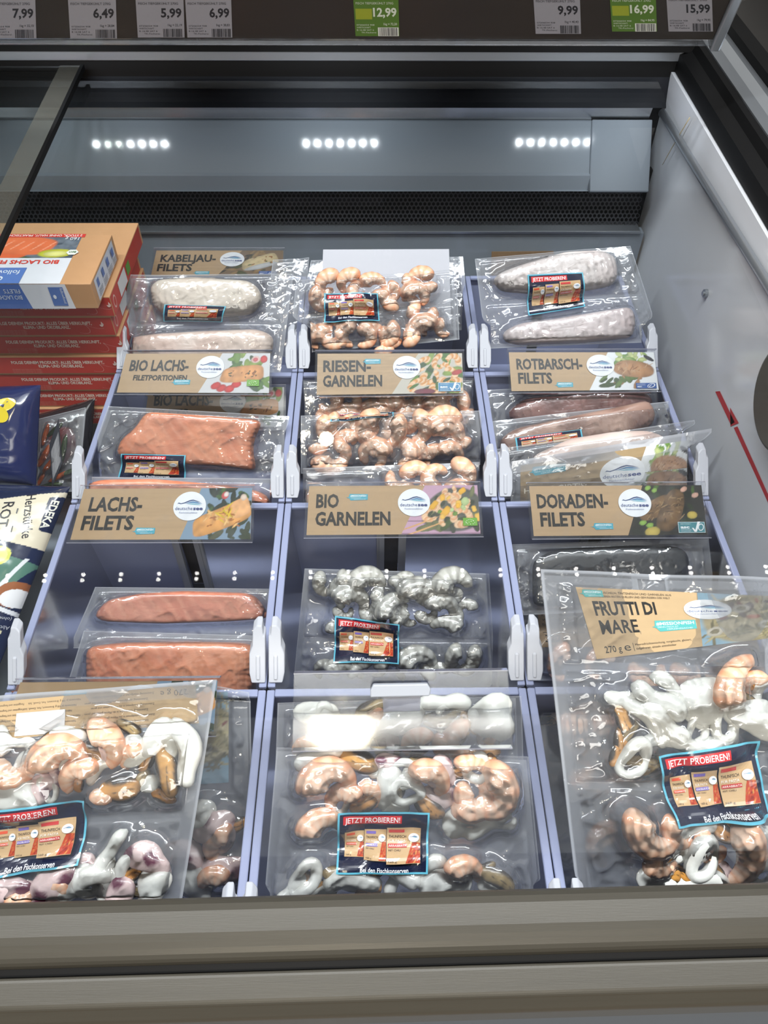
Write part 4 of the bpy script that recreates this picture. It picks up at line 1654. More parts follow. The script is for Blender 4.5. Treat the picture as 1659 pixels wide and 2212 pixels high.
p = mk('shrimp_pack', 'pack of peeled pink shrimps in front of the blank white card', Plane(820, 750, .885, 44), [(640, 606), (985, 582), (992, 734), (624, 765)])
p.pieces([('s', 712, 622, 66, 40, 1), ('s', 755, 618, 62, 30, 1), ('s', 810, 612, 62, 160, -1, 2.6), ('s', 905, 612, 64, 10, 1), ('s', 865, 618, 50, 80, -1), ('s', 700, 650, 60, 100, 1), ('s', 770, 645, 60, 200, 1), ('s', 850, 640, 62, 300, -1),
          ('s', 900, 645, 66, 190, -1), ('s', 925, 640, 50, 30, 1), ('s', 820, 655, 50, 20, 1), ('s', 880, 660, 54, 260, 1), ('s', 740, 665, 50, 0, 1),
          ('s', 690, 705, 74, 160, 1), ('s', 690, 735, 60, 20, 1), ('s', 760, 728, 66, 60, 1), ('s', 805, 715, 62, 170, -1, 2.8), ('s', 730, 712, 52, 280, 1), ('s', 850, 728, 58, 120, 1), ('s', 912, 722, 78, 20, 1), ('s', 925, 695, 56, 60, -1, 3), ('s', 880, 722, 56, 240, 1), ('s', 830, 745, 50, 200, 1), ('s', 725, 748, 48, 10, 1), ('s', 960, 712, 44, 90, 1)] + fillseq('s', [(690, 640, 940, 632, 4), (700, 735, 930, 728, 4)], 54, 12, 31))
p.film(seams=(.5,), wave=.003)
p.sticker([(702, 640), (816, 640), (820, 698), (702, 702)], SK)
p = mk('shrimp_pack', 'clear shrimp pack whose edge sticks out right of the blank white card', Plane(820, 720, .985, 42), [(672, 562), (1000, 554), (1014, 712), (640, 722)])
p.pieces(fillseq('s', [(720, 600, 960, 596, 5), (700, 660, 970, 655, 6)], 60, 10, 4))
p.film(seams=(.5,), wave=.002)

p = mk('fish_pack', 'pack of two pale fillets with navy sticker beside the freezer wall', Plane(1240, 745, .885, 44), [(1026, 559), (1362, 531), (1428, 738), (1050, 753)])
p.fillet([(1062, 605), (1080, 590), (1130, 572), (1220, 546), (1300, 543), (1328, 556), (1334, 600), (1322, 618), (1260, 630), (1150, 636), (1080, 630)], .018, pale_col(5, (238, 228, 224), (226, 204, 200), .5), rib=.0016, ribang=.1)
p.fillet([(1086, 716), (1120, 700), (1200, 690), (1300, 673), (1362, 664), (1373, 690), (1366, 730), (1250, 742), (1120, 746), (1085, 738)], .018, pale_col(6, (232, 222, 222), (222, 198, 196), .6), rib=.0016, ribang=.1)
p.film(seams=(.49,), wave=.002, edge=.2)
p.sticker([(1133, 602), (1250, 597), (1262, 664), (1140, 684)], SK)

# ---- row behind the LACHS / BIO GARNELEN / DORADEN signs
p = mk('salmon_pack', 'pack with one large salmon fillet above the LACHS-FILETS sign', Plane(400, 1035, .672, 42), [(233, 877), (624, 899), (612, 1044), (180, 1036)])
p.fillet([(317, 890), (430, 897), (500, 902), (568, 908), (564, 922), (550, 945), (546, 975), (556, 1018), (480, 1008), (400, 1004), (330, 990), (250, 984), (262, 950), (292, 928)], .014, pw=12., rt=.4, colfn=salmon_col(8))
p.film(wave=.003, milk=.05)
p.sticker([(270, 982), (408, 985), (402, 1036), (255, 1034)], SK)
p = mk('salmon_pack', 'salmon pack peeking out directly over the LACHS-FILETS sign', Plane(400, 1085, .618, 42), [(178, 1030), (604, 1034), (600, 1150), (160, 1150)])
p.fillet([(178, 1050), (215, 1036), (330, 1034), (470, 1046), (560, 1060), (586, 1075), (580, 1130), (190, 1130)], .013, pw=12., rt=.4, colfn=salmon_col(9, (234, 152, 122)))
p.film(wave=.003, milk=.05)

p = mk('shrimp_pack', 'rear pack of pink shrimps right below the RIESEN-GARNELEN sign', Plane(840, 935, .778, 42), [(655, 818), (1032, 812), (1040, 940), (652, 945)])
p.pieces(fillseq('s', [(690, 868, 1000, 866, 7), (690, 898, 1010, 892, 7), (690, 925, 1010, 920, 6)], 66, 8, 5))
p.film(wave=.002)
p = mk('shrimp_pack', 'front pack of pink shrimps above the BIO GARNELEN sign', Plane(840, 1015, .690, 40), [(650, 898), (1037, 887), (1052, 1003), (650, 1023)])
p.pieces([('s', 806, 935, 86, 60, 1), ('s', 852, 938, 78, 60, -1, 2.6), ('s', 895, 930, 78, 100, -1), ('s', 962, 905, 84, 190, -1, 3.), ('s', 962, 948, 92, 170, -1), ('s', 720, 985, 88, 180, 1), ('s', 806, 985, 76, 350, 1), ('s', 870, 968, 76, 330, 1, 3.), ('s', 715, 930, 62, 90, 1), ('s', 745, 950, 62, 10, 1),
          ('s', 780, 955, 60, 0, 1), ('s', 925, 970, 60, 120, 1), ('s', 935, 990, 56, 20, 1), ('s', 760, 915, 56, 300, 1), ('s', 690, 955, 52, 200, 1), ('s', 1000, 975, 54, 40, 1)] + fillseq('s', [(680, 925, 1000, 920, 4), (690, 990, 1010, 985, 4)], 56, 12, 32))
p.film(wave=.004, wr=.0014)
p.sticker([(716, 894), (850, 892), (850, 905), (715, 915)], SK)
p = mk('shrimp_pack', 'shrimp pack with wavy edge directly over the BIO GARNELEN sign', Plane(840, 1080, .625, 42), [(646, 1012), (1046, 998), (1050, 1130), (642, 1130)])
p.pieces(fillseq('s', [(840, 1035, 1010, 1030, 4), (680, 1085, 1010, 1080, 6)], 70, 8, 6))
p.film(wave=.006)

brown = pale_col(12, (150, 100, 92), (112, 70, 66), 1.)
p = mk('fish_pack', 'pack of dark reddish fillet right below the ROTBARSCH-FILETS sign', Plane(1250, 930, .772, 42), [(1050, 842), (1438, 828), (1478, 950), (1056, 965)])
p.fillet([(1095, 890), (1130, 862), (1240, 850), (1350, 842), (1405, 852), (1412, 880), (1300, 905), (1110, 920)], .015, brown, rib=.0008, ribang=.2)
p.film(wave=.003, milk=.05)
p = mk('fish_pack', 'pack of brown-streaked fillet with a navy sticker, second below the ROTBARSCH sign', Plane(1250, 985, .718, 42), [(1062, 910), (1452, 866), (1512, 985), (1068, 1030)])
p.fillet([(1078, 950), (1110, 926), (1230, 900), (1330, 880), (1402, 864), (1418, 898), (1400, 930), (1250, 960), (1100, 990), (1080, 975)], .015, pale_col(13, (206, 172, 156), (136, 100, 88), 1.1), rib=.0006, ribang=.2)
p.film(wave=.003, milk=.06)
p.sticker([(1108, 948), (1248, 930), (1253, 954), (1112, 976)], SK)
p = mk('fish_pack', 'pack of pale fillet behind the kraft-backed pouch', Plane(1250, 1040, .668, 42), [(1064, 972), (1498, 908), (1530, 1030), (1070, 1080)])
p.fillet([(1150, 985), (1230, 948), (1330, 932), (1400, 930), (1440, 945), (1450, 1010), (1300, 1040), (1150, 1050)], .013, pale_col(14, (230, 214, 206), (200, 170, 160), .8))
p.film(wave=.004, milk=.07)
p = mk('fish_pouch', 'kraft-backed pouch with teal bubble above the DORADEN-FILETS sign', Plane(1300, 1060, .628, 44), [(1086, 1000), (1534, 926), (1533, 1092), (1078, 1110)])
a = Art(180, 62)
a.raster(0, 0, 0, 62, kraft_grid(30, 22, 4, (172, 146, 108)), left=lambda y: 0, right=lambda y: 180)
a.raster(0, 0, 0, 62, food('rotbarsch', 50, 40, 21), left=lambda y: 112 + y * .35, right=lambda y: 179.8)
a.rect(0, 0, 180, 31, (126, 104, 74))
a.raster(0, 0, 0, 31, food('rotbarsch', 50, 20, 22) * .8, left=lambda y: 112 + y * .35, right=lambda y: 179.8)
a.text("HEUTE GIBT'S:", 4, 19, 8, (214, 204, 186), width=66, bold=.01)
bubble(a, 12, 44, 36, 13)
logo(a, 108, 34, 24, 20)
p.label([(1124, 1006), (1490, 950), (1492, 1070), (1124, 1094)], a)
p.film(wave=.008, milk=.10, edge=.45, border=.014)

# ---- row behind the front bins
p = mk('salmon_pack', 'rear pack of a long flat salmon slab in the half empty bin', Plane(390, 1375, .475, 36), [(207, 1268), (594, 1272), (580, 1400), (150, 1400)])
p.fillet([(203, 1330), (232, 1296), (300, 1282), (400, 1276), (540, 1281), (552, 1286), (578, 1320), (582, 1336), (500, 1342), (350, 1347), (220, 1342)], .014, pw=12., rt=.4, colfn=salmon_col(15, (216, 138, 112), (204, 120, 94)))
p.film(milk=.07, wave=.002)
p = mk('salmon_pack', 'front pack of a broad salmon slab with gold glints in the half empty bin', Plane(390, 1480, .415, 36), [(182, 1362), (592, 1374), (590, 1530), (130, 1530)])
p.fillet([(188, 1397), (260, 1388), (400, 1386), (520, 1388), (560, 1395), (556, 1440), (552, 1510), (400, 1518), (190, 1515)], .015, pw=12., rt=.4, colfn=salmon_col(16, (232, 152, 112), (218, 128, 92)))
p.film(milk=.05, wr=.0014, wave=.002)

p = mk('shrimp_pack', 'pack of grey raw shrimps with a navy sticker', Plane(850, 1460, .435, 38), [(658, 1228), (1056, 1239), (1072, 1490), (632, 1490)])
p.pieces([('r', 708, 1262, 60, 100, 1), ('r', 742, 1268, 70, 80, -1, 2.6), ('r', 800, 1268, 92, 190, -1, 3.4), ('r', 872, 1262, 52, 20, 1), ('r', 920, 1262, 42, 200, 1), ('r', 985, 1272, 100, 200, -1, 3.4), ('r', 762, 1308, 92, 170, -1, 3.4), ('r', 808, 1300, 60, 60, -1, 2.6),
          ('r', 850, 1305, 86, 200, -1, 2.4), ('r', 905, 1298, 100, 170, -1, 3.6), ('r', 955, 1322, 86, 170, -1, 3.4), ('r', 1005, 1310, 50, 0, 1), ('r', 975, 1290, 46, 0, 1), ('r', 880, 1335, 54, 120, 1), ('r', 720, 1335, 56, 220, 1), ('r', 960, 1348, 70, 20, 1, 2.), ('r', 840, 1330, 50, 0, 1), ('r', 720, 1295, 50, 300, 1),
          ('r', 905, 1425, 100, 180, -1, 3.2), ('r', 982, 1425, 70, 90, 1, 3), ('r', 1015, 1425, 66, 60, -1, 3), ('r', 880, 1450, 60, 20, 1), ('r', 740, 1445, 74, 170, -1, 3.2), ('r', 700, 1450, 50, 30, 1), ('r', 790, 1448, 56, 40, 1), ('r', 840, 1442, 60, 190, -1), ('r', 945, 1455, 50, 0, 1)] + fillseq('r', [(710, 1275, 1010, 1280, 5), (720, 1315, 1010, 1330, 5), (720, 1440, 1030, 1435, 5)], 52, 12, 33))
p.film(seams=(.42,), milk=.03, edge=.1, wr=.0014)
p.sticker([(725, 1328), (862, 1346), (860, 1428), (722, 1427)], SK)

# dark tray pack and the kraft pouch marked 320 g
p = mk('fish_pack', 'dark empty-looking clear pack right below the DORADEN-FILETS sign', Plane(1320, 1260, .515, 42), [(1102, 1176), (1530, 1162), (1546, 1310), (1100, 1330)])
p.fillet([(1150, 1210), (1200, 1186), (1350, 1178), (1470, 1180), (1490, 1200), (1480, 1300), (1150, 1310)], .010, pale_col(18, (52, 54, 58), (34, 36, 40), .8))
p.film(milk=.06, edge=.12)
p = mk('seafood_pouch', 'kraft-backed pouch marked 320 g behind the large tilted seafood pouch', Plane(1320, 1420, .470, 40), [(1120, 1193), (1562, 1190), (1582, 1470), (1092, 1470)])
a = Art(180, 84)
a.raster(0, 0, 180, 84, kraft_grid(30, 20, 9, (170, 142, 108)))
barcode(a, 130, 70, 46, 13, 5, (30, 28, 26))
for k in range(9):
    a.text(('Nach dem Kochen servieren', 'oder im Ofen garen bei', '180 Grad, acht Minuten', 'auf mittlerer Schiene', 'Zutaten: Garnelen, Wasser', 'Speisesalz, Säuerungsmittel', 'Kann Spuren enthalten von', 'Weichtieren und Fischen', 'Bei minus 18 Grad lagern')[k], 4, 64 - k * 5, 2.6, (60, 50, 44), width=52)
a.ell(10, 38, 5, 2.6, (228, 216, 198))
a.text('320 g', 6, 6, 8, DARK, width=24, bold=.015)
a.rect(4, 16, 60, 16.5, DARK)
p.label([(1153, 1234), (1515, 1234), (1520, 1396), (1168, 1398)], a)
p.pieces([('s', 1205, 1432, 90, 80, 1, 3), ('s', 1300, 1440, 90, 30, 1), ('s', 1400, 1440, 90, 160, 1), ('s', 1490, 1440, 90, 160, 1)])
p.film(milk=.07, edge=.16, slot=((.40, .57), (.905, .955)), border=.01)

# ---- front row
p = mk('seafood_pack', 'rear seafood pack seen through the blank clear sign sleeve', Plane(860, 1640, .286, 34), [(600, 1518), (1126, 1503), (1132, 1690), (594, 1690)])
p.pieces([('c', 870, 1548, 90, 10), ('q', 820, 1585, 120, 10), ('c', 1060, 1548, 110, 10), ('m', 960, 1550, 90, 10), ('m', 1005, 1555, 80, -30), ('m', 985, 1585, 80, 40), ('s', 1000, 1600, 90, 60, 1), ('m', 1060, 1580, 80, 80), ('m', 800, 1530, 70, 20), ('s', 690, 1590, 80, 30, 1), ('s', 760, 1600, 80, 190, -1),
          ('s', 900, 1612, 80, 20, 1), ('m', 840, 1620, 60, 0), ('s', 960, 1615, 70, 120, 1), ('m', 1040, 1625, 76, 10), ('c', 690, 1545, 90, 0), ('q', 960, 1530, 110, 0), ('s', 660, 1625, 70, 10, 1)]
         + mixfill([(660, 1545, 1080, 1560, 5), (660, 1590, 1080, 1610, 6)], 22))
p.film(edge=.12)
p = mk('seafood_pack', 'front seafood pack with shrimps, mussels and a navy sticker above the bumper', Plane(860, 1905, .186, 32), [(598, 1614), (1141, 1634), (1172, 1950), (570, 1950)])
p.pieces([('s', 722, 1700, 140, 200, -1, 3.4), ('s', 740, 1735, 90, 10, 1), ('s', 925, 1692, 100, 160, -1), ('s', 1020, 1710, 110, 200, 1), ('s', 1048, 1712, 130, 100, -1, 4.), ('s', 1022, 1652, 80, 150, -1, 2.4), ('s', 700, 1775, 110, 190, -1, 3.), ('m', 775, 1642, 90, -15), ('x', 836, 1645, 58, 0), ('m', 920, 1648, 72, -10),
          ('q', 695, 1645, 110, 20), ('c', 838, 1692, 80, 80), ('c', 884, 1678, 60, 20), ('m', 790, 1728, 84, 40), ('m', 925, 1738, 84, -40), ('m', 862, 1708, 52, 70), ('q', 1058, 1790, 120, 15), ('c', 850, 1742, 60, 20), ('m', 1058, 1655, 60, 80), ('m', 975, 1668, 60, 0),
          ('o', 660, 1892, 90, 60, .6), ('m', 742, 1882, 84, 0), ('m', 808, 1882, 50, 10), ('q', 760, 1912, 130, 0), ('q', 850, 1893, 120, -25), ('q', 925, 1880, 90, 25), ('c', 960, 1905, 80, -20), ('s', 1005, 1893, 96, 170, -1, 3.4), ('m', 1070, 1893, 84, -30), ('m', 1045, 1875, 50, 20), ('q', 640, 1925, 90, 40), ('c', 700, 1925, 60, 0)]
         + mixfill([(670, 1650, 1070, 1670, 5), (690, 1700, 1060, 1730, 5), (960, 1760, 1080, 1780, 2), (640, 1890, 1090, 1925, 7)], 21))
p.film(edge=.10, seams=(), wr=.0013)
p.sticker([(732, 1747), (926, 1748), (922, 1879), (728, 1876)], SK)

a_fr = Art(230, 66)
a_fr.raster(0, 0, 0, 66, kraft_grid(36, 16, 14, (196, 166, 126), .05), left=lambda y: 0, right=lambda y: 230)
a_fr.raster(0, 0, 0, 66, food('spaghetti', 60, 46, 31), left=lambda y: 122 + y * .1, right=lambda y: 229.8)
a_fr.text('FRUTTI DI', 13, 40, 13.5, DARK, width=67, bold=.034)
a_fr.text('MARE', 14, 22, 13.5, DARK, width=42, bold=.018)
a_fr.text('270 g', 12, 4.5, 6.4, DARK, width=19, bold=.01)
a_fr.text('e', 34, 4.5, 8.5, DARK, width=7.4)
a_fr.rect(44.5, 3.5, 45, 11.5, DARK)
a_fr.text('Meeresfrüchtemischung, vorgekocht, glasiert,', 47, 8.6, 2.3, DARK, width=64)
a_fr.text('tiefgefroren, einzeln entnehmbar', 47, 4.6, 2.3, DARK, width=46)
a_fr.text('AUS MUSCHELN, TINTENFISCH UND GARNELEN AUS', 16, 60.5, 2.3, (70, 60, 50), width=84)
a_fr.text('UNSEREN BESTEN QUELLEN UND GEWÄSSERN DER WELT', 22, 57, 2.1, (70, 60, 50), width=76)
bubble(a_fr, 74, 21, 46, 12, -1, (86, 180, 178))
bubble(a_fr, 5, 57, 22, 7, -1, (86, 180, 178))
logo(a_fr, 136, 45, 26, 12.5)

p = mk('shrimp_pouch', 'pouch with orange shrimps at the left edge under the large tilted seafood pouch', Plane(1380, 1905, .222, 34), [(1160, 1476), (1560, 1476), (1620, 1950), (1186, 1950)])
p.pieces([('s', 1255, 1520, 120, 100, 1, 2.2), ('s', 1262, 1600, 150, 150, 1, 2.), ('s', 1290, 1680, 120, 200, 1, 2.2), ('s', 1320, 1500, 110, 60, 1, 2.4), ('s', 1400, 1500, 110, 60, 1, 2.4), ('s', 1300, 1600, 110, 60, 1), ('s', 1360, 1580, 110, 60, 1), ('s', 1310, 1830, 110, 60, 1)])
a = Art(100, 60)
a.raster(0, 0, 100, 60, kraft_grid(16, 12, 4, (172, 142, 104)))
a.text('250 g', 10, 8, 9, DARK, width=30, bold=.015)
p.label([(1236, 1590), (1420, 1590), (1430, 1716), (1250, 1720)], a)
p.film(edge=.2, milk=.08)
p = mk('seafood_pouch', 'large tilted pouch with kraft label reading FRUTTI DI MARE', Plane(1480, 1905, .182, 33), [(1166, 1230), (1702, 1250), (1760, 1955), (1248, 1955)])
p.label([(1243, 1268), (1712, 1290), (1718, 1372), (1289, 1424)], a_fr, h0=.0004)
p.pieces([('s', 1578, 1463, 130, 200, -1, 1.6), ('q', 1415, 1520, 130, -32, .17, .3), ('q', 1385, 1555, 150, -48, .12, .3), ('q', 1425, 1565, 130, -38, .16, .3), ('c', 1510, 1508, 110, 5), ('c', 1622, 1548, 110, -40), ('o', 1500, 1578, 62, 80, .8), ('o', 1556, 1566, 76, 80, .7), ('q', 1408, 1606, 120, 6, .11, .2), ('m', 1345, 1556, 70, -60), ('m', 1338, 1600, 64, 80),
          ('m', 1382, 1643, 76, -5), ('m', 1590, 1503, 76, -25), ('m', 1610, 1478, 60, 0), ('c', 1340, 1512, 60, -20), ('q', 1470, 1620, 100, -30), ('c', 1530, 1615, 80, 10), ('q', 1640, 1500, 80, 60),
          ('s', 1398, 1800, 140, 140, 1, 3.2), ('s', 1420, 1840, 90, 200, 1), ('s', 1592, 1845, 140, 60, -1, 2.2), ('o', 1508, 1850, 100, 60, .62, .15), ('q', 1488, 1800, 120, 15), ('m', 1556, 1795, 70, -40), ('c', 1640, 1805, 80, 10), ('o', 1645, 1880, 80, 20, .6), ('c', 1415, 1895, 90, 10), ('q', 1520, 1910, 110, 0), ('m', 1575, 1780, 50, -30), ('x', 1555, 1880, 56, 10), ('c', 1465, 1905, 60, 40), ('q', 1452, 1496, 120, -36, .13, .3), ('q', 1478, 1548, 110, -32, .12, .3), ('m', 1352, 1580, 66, 40), ('m', 1402, 1652, 66, 20), ('m', 1330, 1625, 60, 70), ('q', 1590, 1575, 90, 70, .13, .4), ('s', 1470, 1790, 90, 120, 1), ('m', 1440, 1880, 60, 30)]
         + mixfill([(1540, 1480, 1650, 1500, 2), (1340, 1620, 1400, 1640, 1), (1440, 1790, 1640, 1830, 3), (1400, 1870, 1640, 1900, 4)], 23, 'mqoms', 84))
p.film(edge=.22, milk=.045, seams=(.70, .35), wave=.010, slot=((.39, .505), (.945, .978)), border=.012, wr=.0014)
p.sticker([(1410, 1628), (1624, 1595), (1656, 1758), (1448, 1778)], SK)

p = mk('seafood_pouch', 'frosted pouch edge between the upside-down pouch and the front middle bin', Plane(400, 1905, .214, 34), [(90, 1484), (540, 1476), (550, 1950), (60, 1950)])
p.pieces([('x', 470, 1790, 100, 40), ('s', 490, 1830, 100, 60, 1), ('c', 440, 1760, 80, 60), ('x', 490, 1870, 90, 10), ('c', 430, 1900, 90, 80), ('s', 465, 1910, 90, 20, 1), ('m', 510, 1780, 60, 20), ('x', 400, 1840, 90, 0)])
a = Art(60, 80)
a.raster(0, 0, 60, 80, food('spaghetti', 40, 54, 41))
p.label([(330, 1492), (494, 1480), (494, 1690), (330, 1700)], a)
p.film(edge=.22, milk=.13, wave=.004)
p = mk('seafood_pouch', 'upside-down seafood pouch with kraft back label in the front left bin', Plane(200, 1905, .182, 34), [(-118, 1512), (470, 1467), (392, 1960), (-190, 1975)])
a = Art(230, 40)
a.raster(0, 0, 230, 40, kraft_grid(36, 10, 5, (196, 166, 126)))
fl_ = lambda t, x, y, h, w_: a.text(t, x, y, h, (84, 74, 64), width=w_, rot=math.pi)
fl_('270 g e', 222, 36, 6.2, 26)
for k in range(6):
    fl_('Zubereitung: unaufgetaut in die Pfanne geben und garen', 190 - (k % 2) * 6, 36 - k * 5.5, 2.2, 60)
    fl_('Nährwerte je 100 g: Brennwert, Fett, Eiweiß, Salz', 120 - (k % 3) * 4, 36 - k * 5.5, 2.2, 50)
    fl_('Fanggebiet und Fangmethode siehe Siegel', 66, 36 - k * 5.5, 2.2, 40)
a.rect(60, 2, 106, 26, (226, 222, 220))
p.label([(-96, 1524), (422, 1478), (430, 1562), (-110, 1606)], a, h0=.0004)
p.pieces([('s', 45, 1642, 110, 170, 1, 3.6), ('s', 150, 1650, 140, 200, -1, 3.6), ('s', 178, 1685, 100, 20, 1), ('s', 240, 1605, 120, 120, -1, 3.), ('c', 150, 1592, 76, 20), ('m', 200, 1622, 84, -30), ('m', 368, 1665, 104, -72), ('m', 268, 1700, 100, 5), ('q', 390, 1625, 150, -80), ('c', 345, 1590, 90, 40), ('q', 240, 1665, 110, 30, .13, .8),
          ('x', 88, 1700, 74, 0), ('c', 45, 1712, 110, -20), ('m', 282, 1570, 56, -30), ('m', 103, 1600, 50, 60), ('m', 355, 1716, 60, -20), ('q', 70, 1655, 90, 30, .14, .9), ('c', 10, 1600, 60, 80), ('m', 320, 1640, 60, 60), ('s', 290, 1640, 70, 30, 1), ('c', 320, 1690, 60, 0), ('x', 120, 1680, 50, 0),
          ('q', 258, 1858, 130, 70, .12, .9), ('q', 285, 1880, 110, 60, .13), ('q', 190, 1915, 130, 25), ('q', 238, 1900, 100, 80, .14), ('x', 322, 1850, 90, -10), ('x', 20, 1915, 96, 0), ('x', 120, 1908, 100, 30), ('c', 335, 1910, 90, 40), ('x', 190, 1865, 60, 0), ('m', 290, 1920, 60, 0), ('x', 70, 1925, 70, 0), ('c', 120, 1890, 60, 10)]
         + mixfill([(20, 1610, 390, 1640, 6), (20, 1670, 390, 1705, 6), (210, 1860, 370, 1900, 3), (20, 1890, 370, 1930, 5)], 24))
p.film(edge=.2, milk=.035, seams=(.40, .80), border=.012, wave=.006, wr=.0013)
p.sticker([(-12, 1742), (196, 1721), (183, 1857), (-26, 1892)], SK)
# ------------------------------------------------------------------ left side: cartons, bags
def solve_Y(x, y, ztarget, Y=.8):
    for _ in range(40):
        Y += (ony(x, y, Y)[2] - ztarget) * .7
    return Y


KB = (196, 150, 108)
RED = (196, 62, 50)
YS = .868
c1 = ony(247, 641, YS)
c0 = ony(256, 685, YS)
X1, ZT = float(c0[0]) - .004, float(c1[2])
HBX = ZT - float(c0[2])
BW, BDP = .235, .125


def face_map(p0, eu, ev, en):
    p0, eu, ev, en = map(np.array, (p0, eu, ev, en))
    return lambda x, y, k: p0 + np.asarray(x)[:, None] * eu + np.asarray(y)[:, None] * ev + k * en


def carton(label, x1, y0, z1, h, depth=BDP, red=True, seed=0, group='flat fish cartons stacked at the left'):
    x0 = x1 - BW
    T = thing('carton', label, 'carton', ((x0 + x1) / 2, y0 + depth / 2, z1 - h), group)
    b = MB().box((x0, y0, z1 - h), (x1, y0 + depth, z1), lin(KB))
    body = b.build('carton_body', M['box'], T, bevel=.0012)
    mm = .001
    fr = face_map((x0, y0 - .0001, z1 - h), (mm, 0, 0), (0, 0, mm), (0, -1, 0))
    W_, H_ = BW * 1000, h * 1000
    if red:
        a = Art(W_, H_)
        a.rect(2, 2.2, W_ - .6, H_ - 1.6, RED)
        r_ = random.Random(seed)
        o = W_ - 62 + r_.uniform(-8, 8)
        a.text('FOLGE DEINEM PRODUKT: ALLES ÜBER HERKUNFT,', W_ - 156, H_ * .60, 5, (240, 220, 206), width=128, bold=.03)
        a.text('KLIMA- UND ÖKOBILANZ.', W_ - 120, H_ * .40, 5, (240, 220, 206), width=62, bold=.03)
        for k in range(5):
            a.text('Die Herkunft dieses Fisches lässt sich verfolgen', W_ - 158, H_ * .30 - k * 1.8, 1.1, (220, 160, 140), width=40)
        a.k += 1
        l = a.k
        for k in range(40):
            t = k / 39
            px_, py_ = o + 22 + 26 * t + 7 * math.sin(6.28 * 1.2 * t), H_ * (.3 + .3 * t) + 5 * math.cos(6.28 * 1.2 * t + 2.2)
            a.ell(px_, py_, .35, .35, (240, 208, 196), 6, layer=l)
        a.poly([(o + 50, H_ * .62), (o + 56, H_ * .62), (o + 54, H_ * .52), (o + 51.5, H_ * .52)], (240, 216, 206), layer=l)
        a.poly([(o + 52.5, H_ * .63), (o + 56, H_ * .63), (o + 53.4, H_ * .78)], (240, 216, 206), layer=l)
        a.k = l
        a.emit('front_print', fr, M['box'], body)
        a = Art(depth * 1000, H_)
        a.rect(1, 1.5, depth * 1000 - 8, H_ - 1.5, RED)
        a.ell(14, H_ * .5, 6, H_ * .3, (228, 190, 180), 14)
        a.ell(14, H_ * .5, 4.6, H_ * .22, RED, 14)
        a.rect(40, 4, 80, H_ - 5, (222, 222, 224))
        a.rect(86, 8, 104, H_ - 8, (96, 150, 60))
        a.emit('side_print', face_map((x1 + .0001, y0, z1 - h), (0, mm, 0), (0, 0, mm), (1, 0, 0)), M['box'], body)
    return T, body, (x0, x1, y0, z1, h, depth)


ORD = ['topmost red carton of the stack, right under the salmon box', 'second red carton from the top of the left stack', 'third red carton from the top of the left stack', 'fourth red carton from the top of the left stack', 'fifth red carton from the top of the left stack', 'sixth red carton from the top of the left stack, in shade', 'lowest red carton of the left stack, mostly hidden by bags']
for k, t in enumerate(ORD):
    if ZT - (k + 1) * HBX < -.199:
        break
    carton(t, X1 - .003 * (k % 2) - .004 * (k > 0), YS + .002 * (k % 3), ZT - k * (HBX + .0006), HBX, seed=k, depth=.19 if k == 0 else .17)
# salmon carton on top, turned so its print is upside down
Yt = solve_Y(213, 667, ZT + .0008)
c2, c3 = ony(213, 667, Yt), ony(198, 613, Yt)
h_ = float(c3[2] - c2[2])
x1 = float(c2[0])
dp = float(solve_Y(243, 506, float(c3[2]))) - Yt
T, body, (x0, x1, y0, z1, h_, dp) = carton('salmon carton with raw salmon picture lying upside down on the red stack', x1, Yt, ZT + .0008 + h_, h_, depth=dp, red=False)
mm = .001
W_, H_, D_ = BW * 1000, h_ * 1000, dp * 1000
e = W_ - 30                                           # right end of the printed area
a = Art(W_, D_)
a.rect(0, 0, e - 38 + 30, D_ * .52, (220, 222, 230))
a.raster(0, D_ * .50, 0, D_ * .93, food('rawsalmon', 90, 34, 3), left=lambda y: 0, right=lambda y: e - 8)
a.rect(0, D_ * .93, e - 4, D_, (206, 58, 50))
a.text('2 STÜCK, OHNE HAUT, PRAKTISCH', e - 8, D_ * .985, D_ * .04, (244, 226, 220), width=96, rot=math.pi, bold=.02)
a.text('BIO LACHS FILETS', e - 22, D_ * .45, D_ * .075, (214, 70, 58), width=100, bold=.03, rot=math.pi)
a.rect(0, 0, e - 58, D_ * .30, (88, 122, 190))
a.text('followfood', e - 64, D_ * .25, D_ * .085, (232, 238, 246), width=52, rot=math.pi)
a.ell(e - 84, D_ * .09, 3.2, 4.6, (232, 238, 246), 16)
a.ell(e - 84, D_ * .085, 1.8, 2.6, (88, 122, 190), 12)
a.text('160 g', e - 10, D_ * .92, D_ * .07, (240, 240, 240), width=18, rot=math.pi)
a.poly([(e - 10 + 8 * math.cos(t), D_ * .60 + 7 * math.sin(t)) for t in np.linspace(0, 6.283, 7)[:-1]], (232, 234, 228))
a.text('BIO', e - 5.5, D_ * .62, D_ * .035, (70, 110, 60), width=9, rot=math.pi, bold=.03)
a.emit('top_print', face_map((x0, y0, z1 + .0001), (mm, 0, 0), (0, mm, 0), (0, 0, 1)), M['box'], body)
a = Art(W_, H_)
a.rect(0, .5, e - 52, H_ - .4, (84, 116, 188))
a.poly([(e - 58, H_ - .4), (e - 52, .5), (e + 2, .5), (e - 2, H_ - .4)], (226, 228, 236))
a.text('BIO LACHS', e - 60, H_ * .55, H_ * .17, (226, 232, 244), width=30, rot=math.pi)
a.text('FILETS', e - 60, H_ * .8, H_ * .17, (226, 232, 244), width=20, rot=math.pi)
a.rect(e - 24, H_ * .14, e - 6, H_ * .88, (92, 122, 186))
a.text('followfood', e - 10, H_ * .84, 3.4, (230, 236, 246), width=H_ * .6, rot=-math.pi / 2)
a.ell(e - 19, H_ * .5, 2, 3, (230, 236, 246), 12)
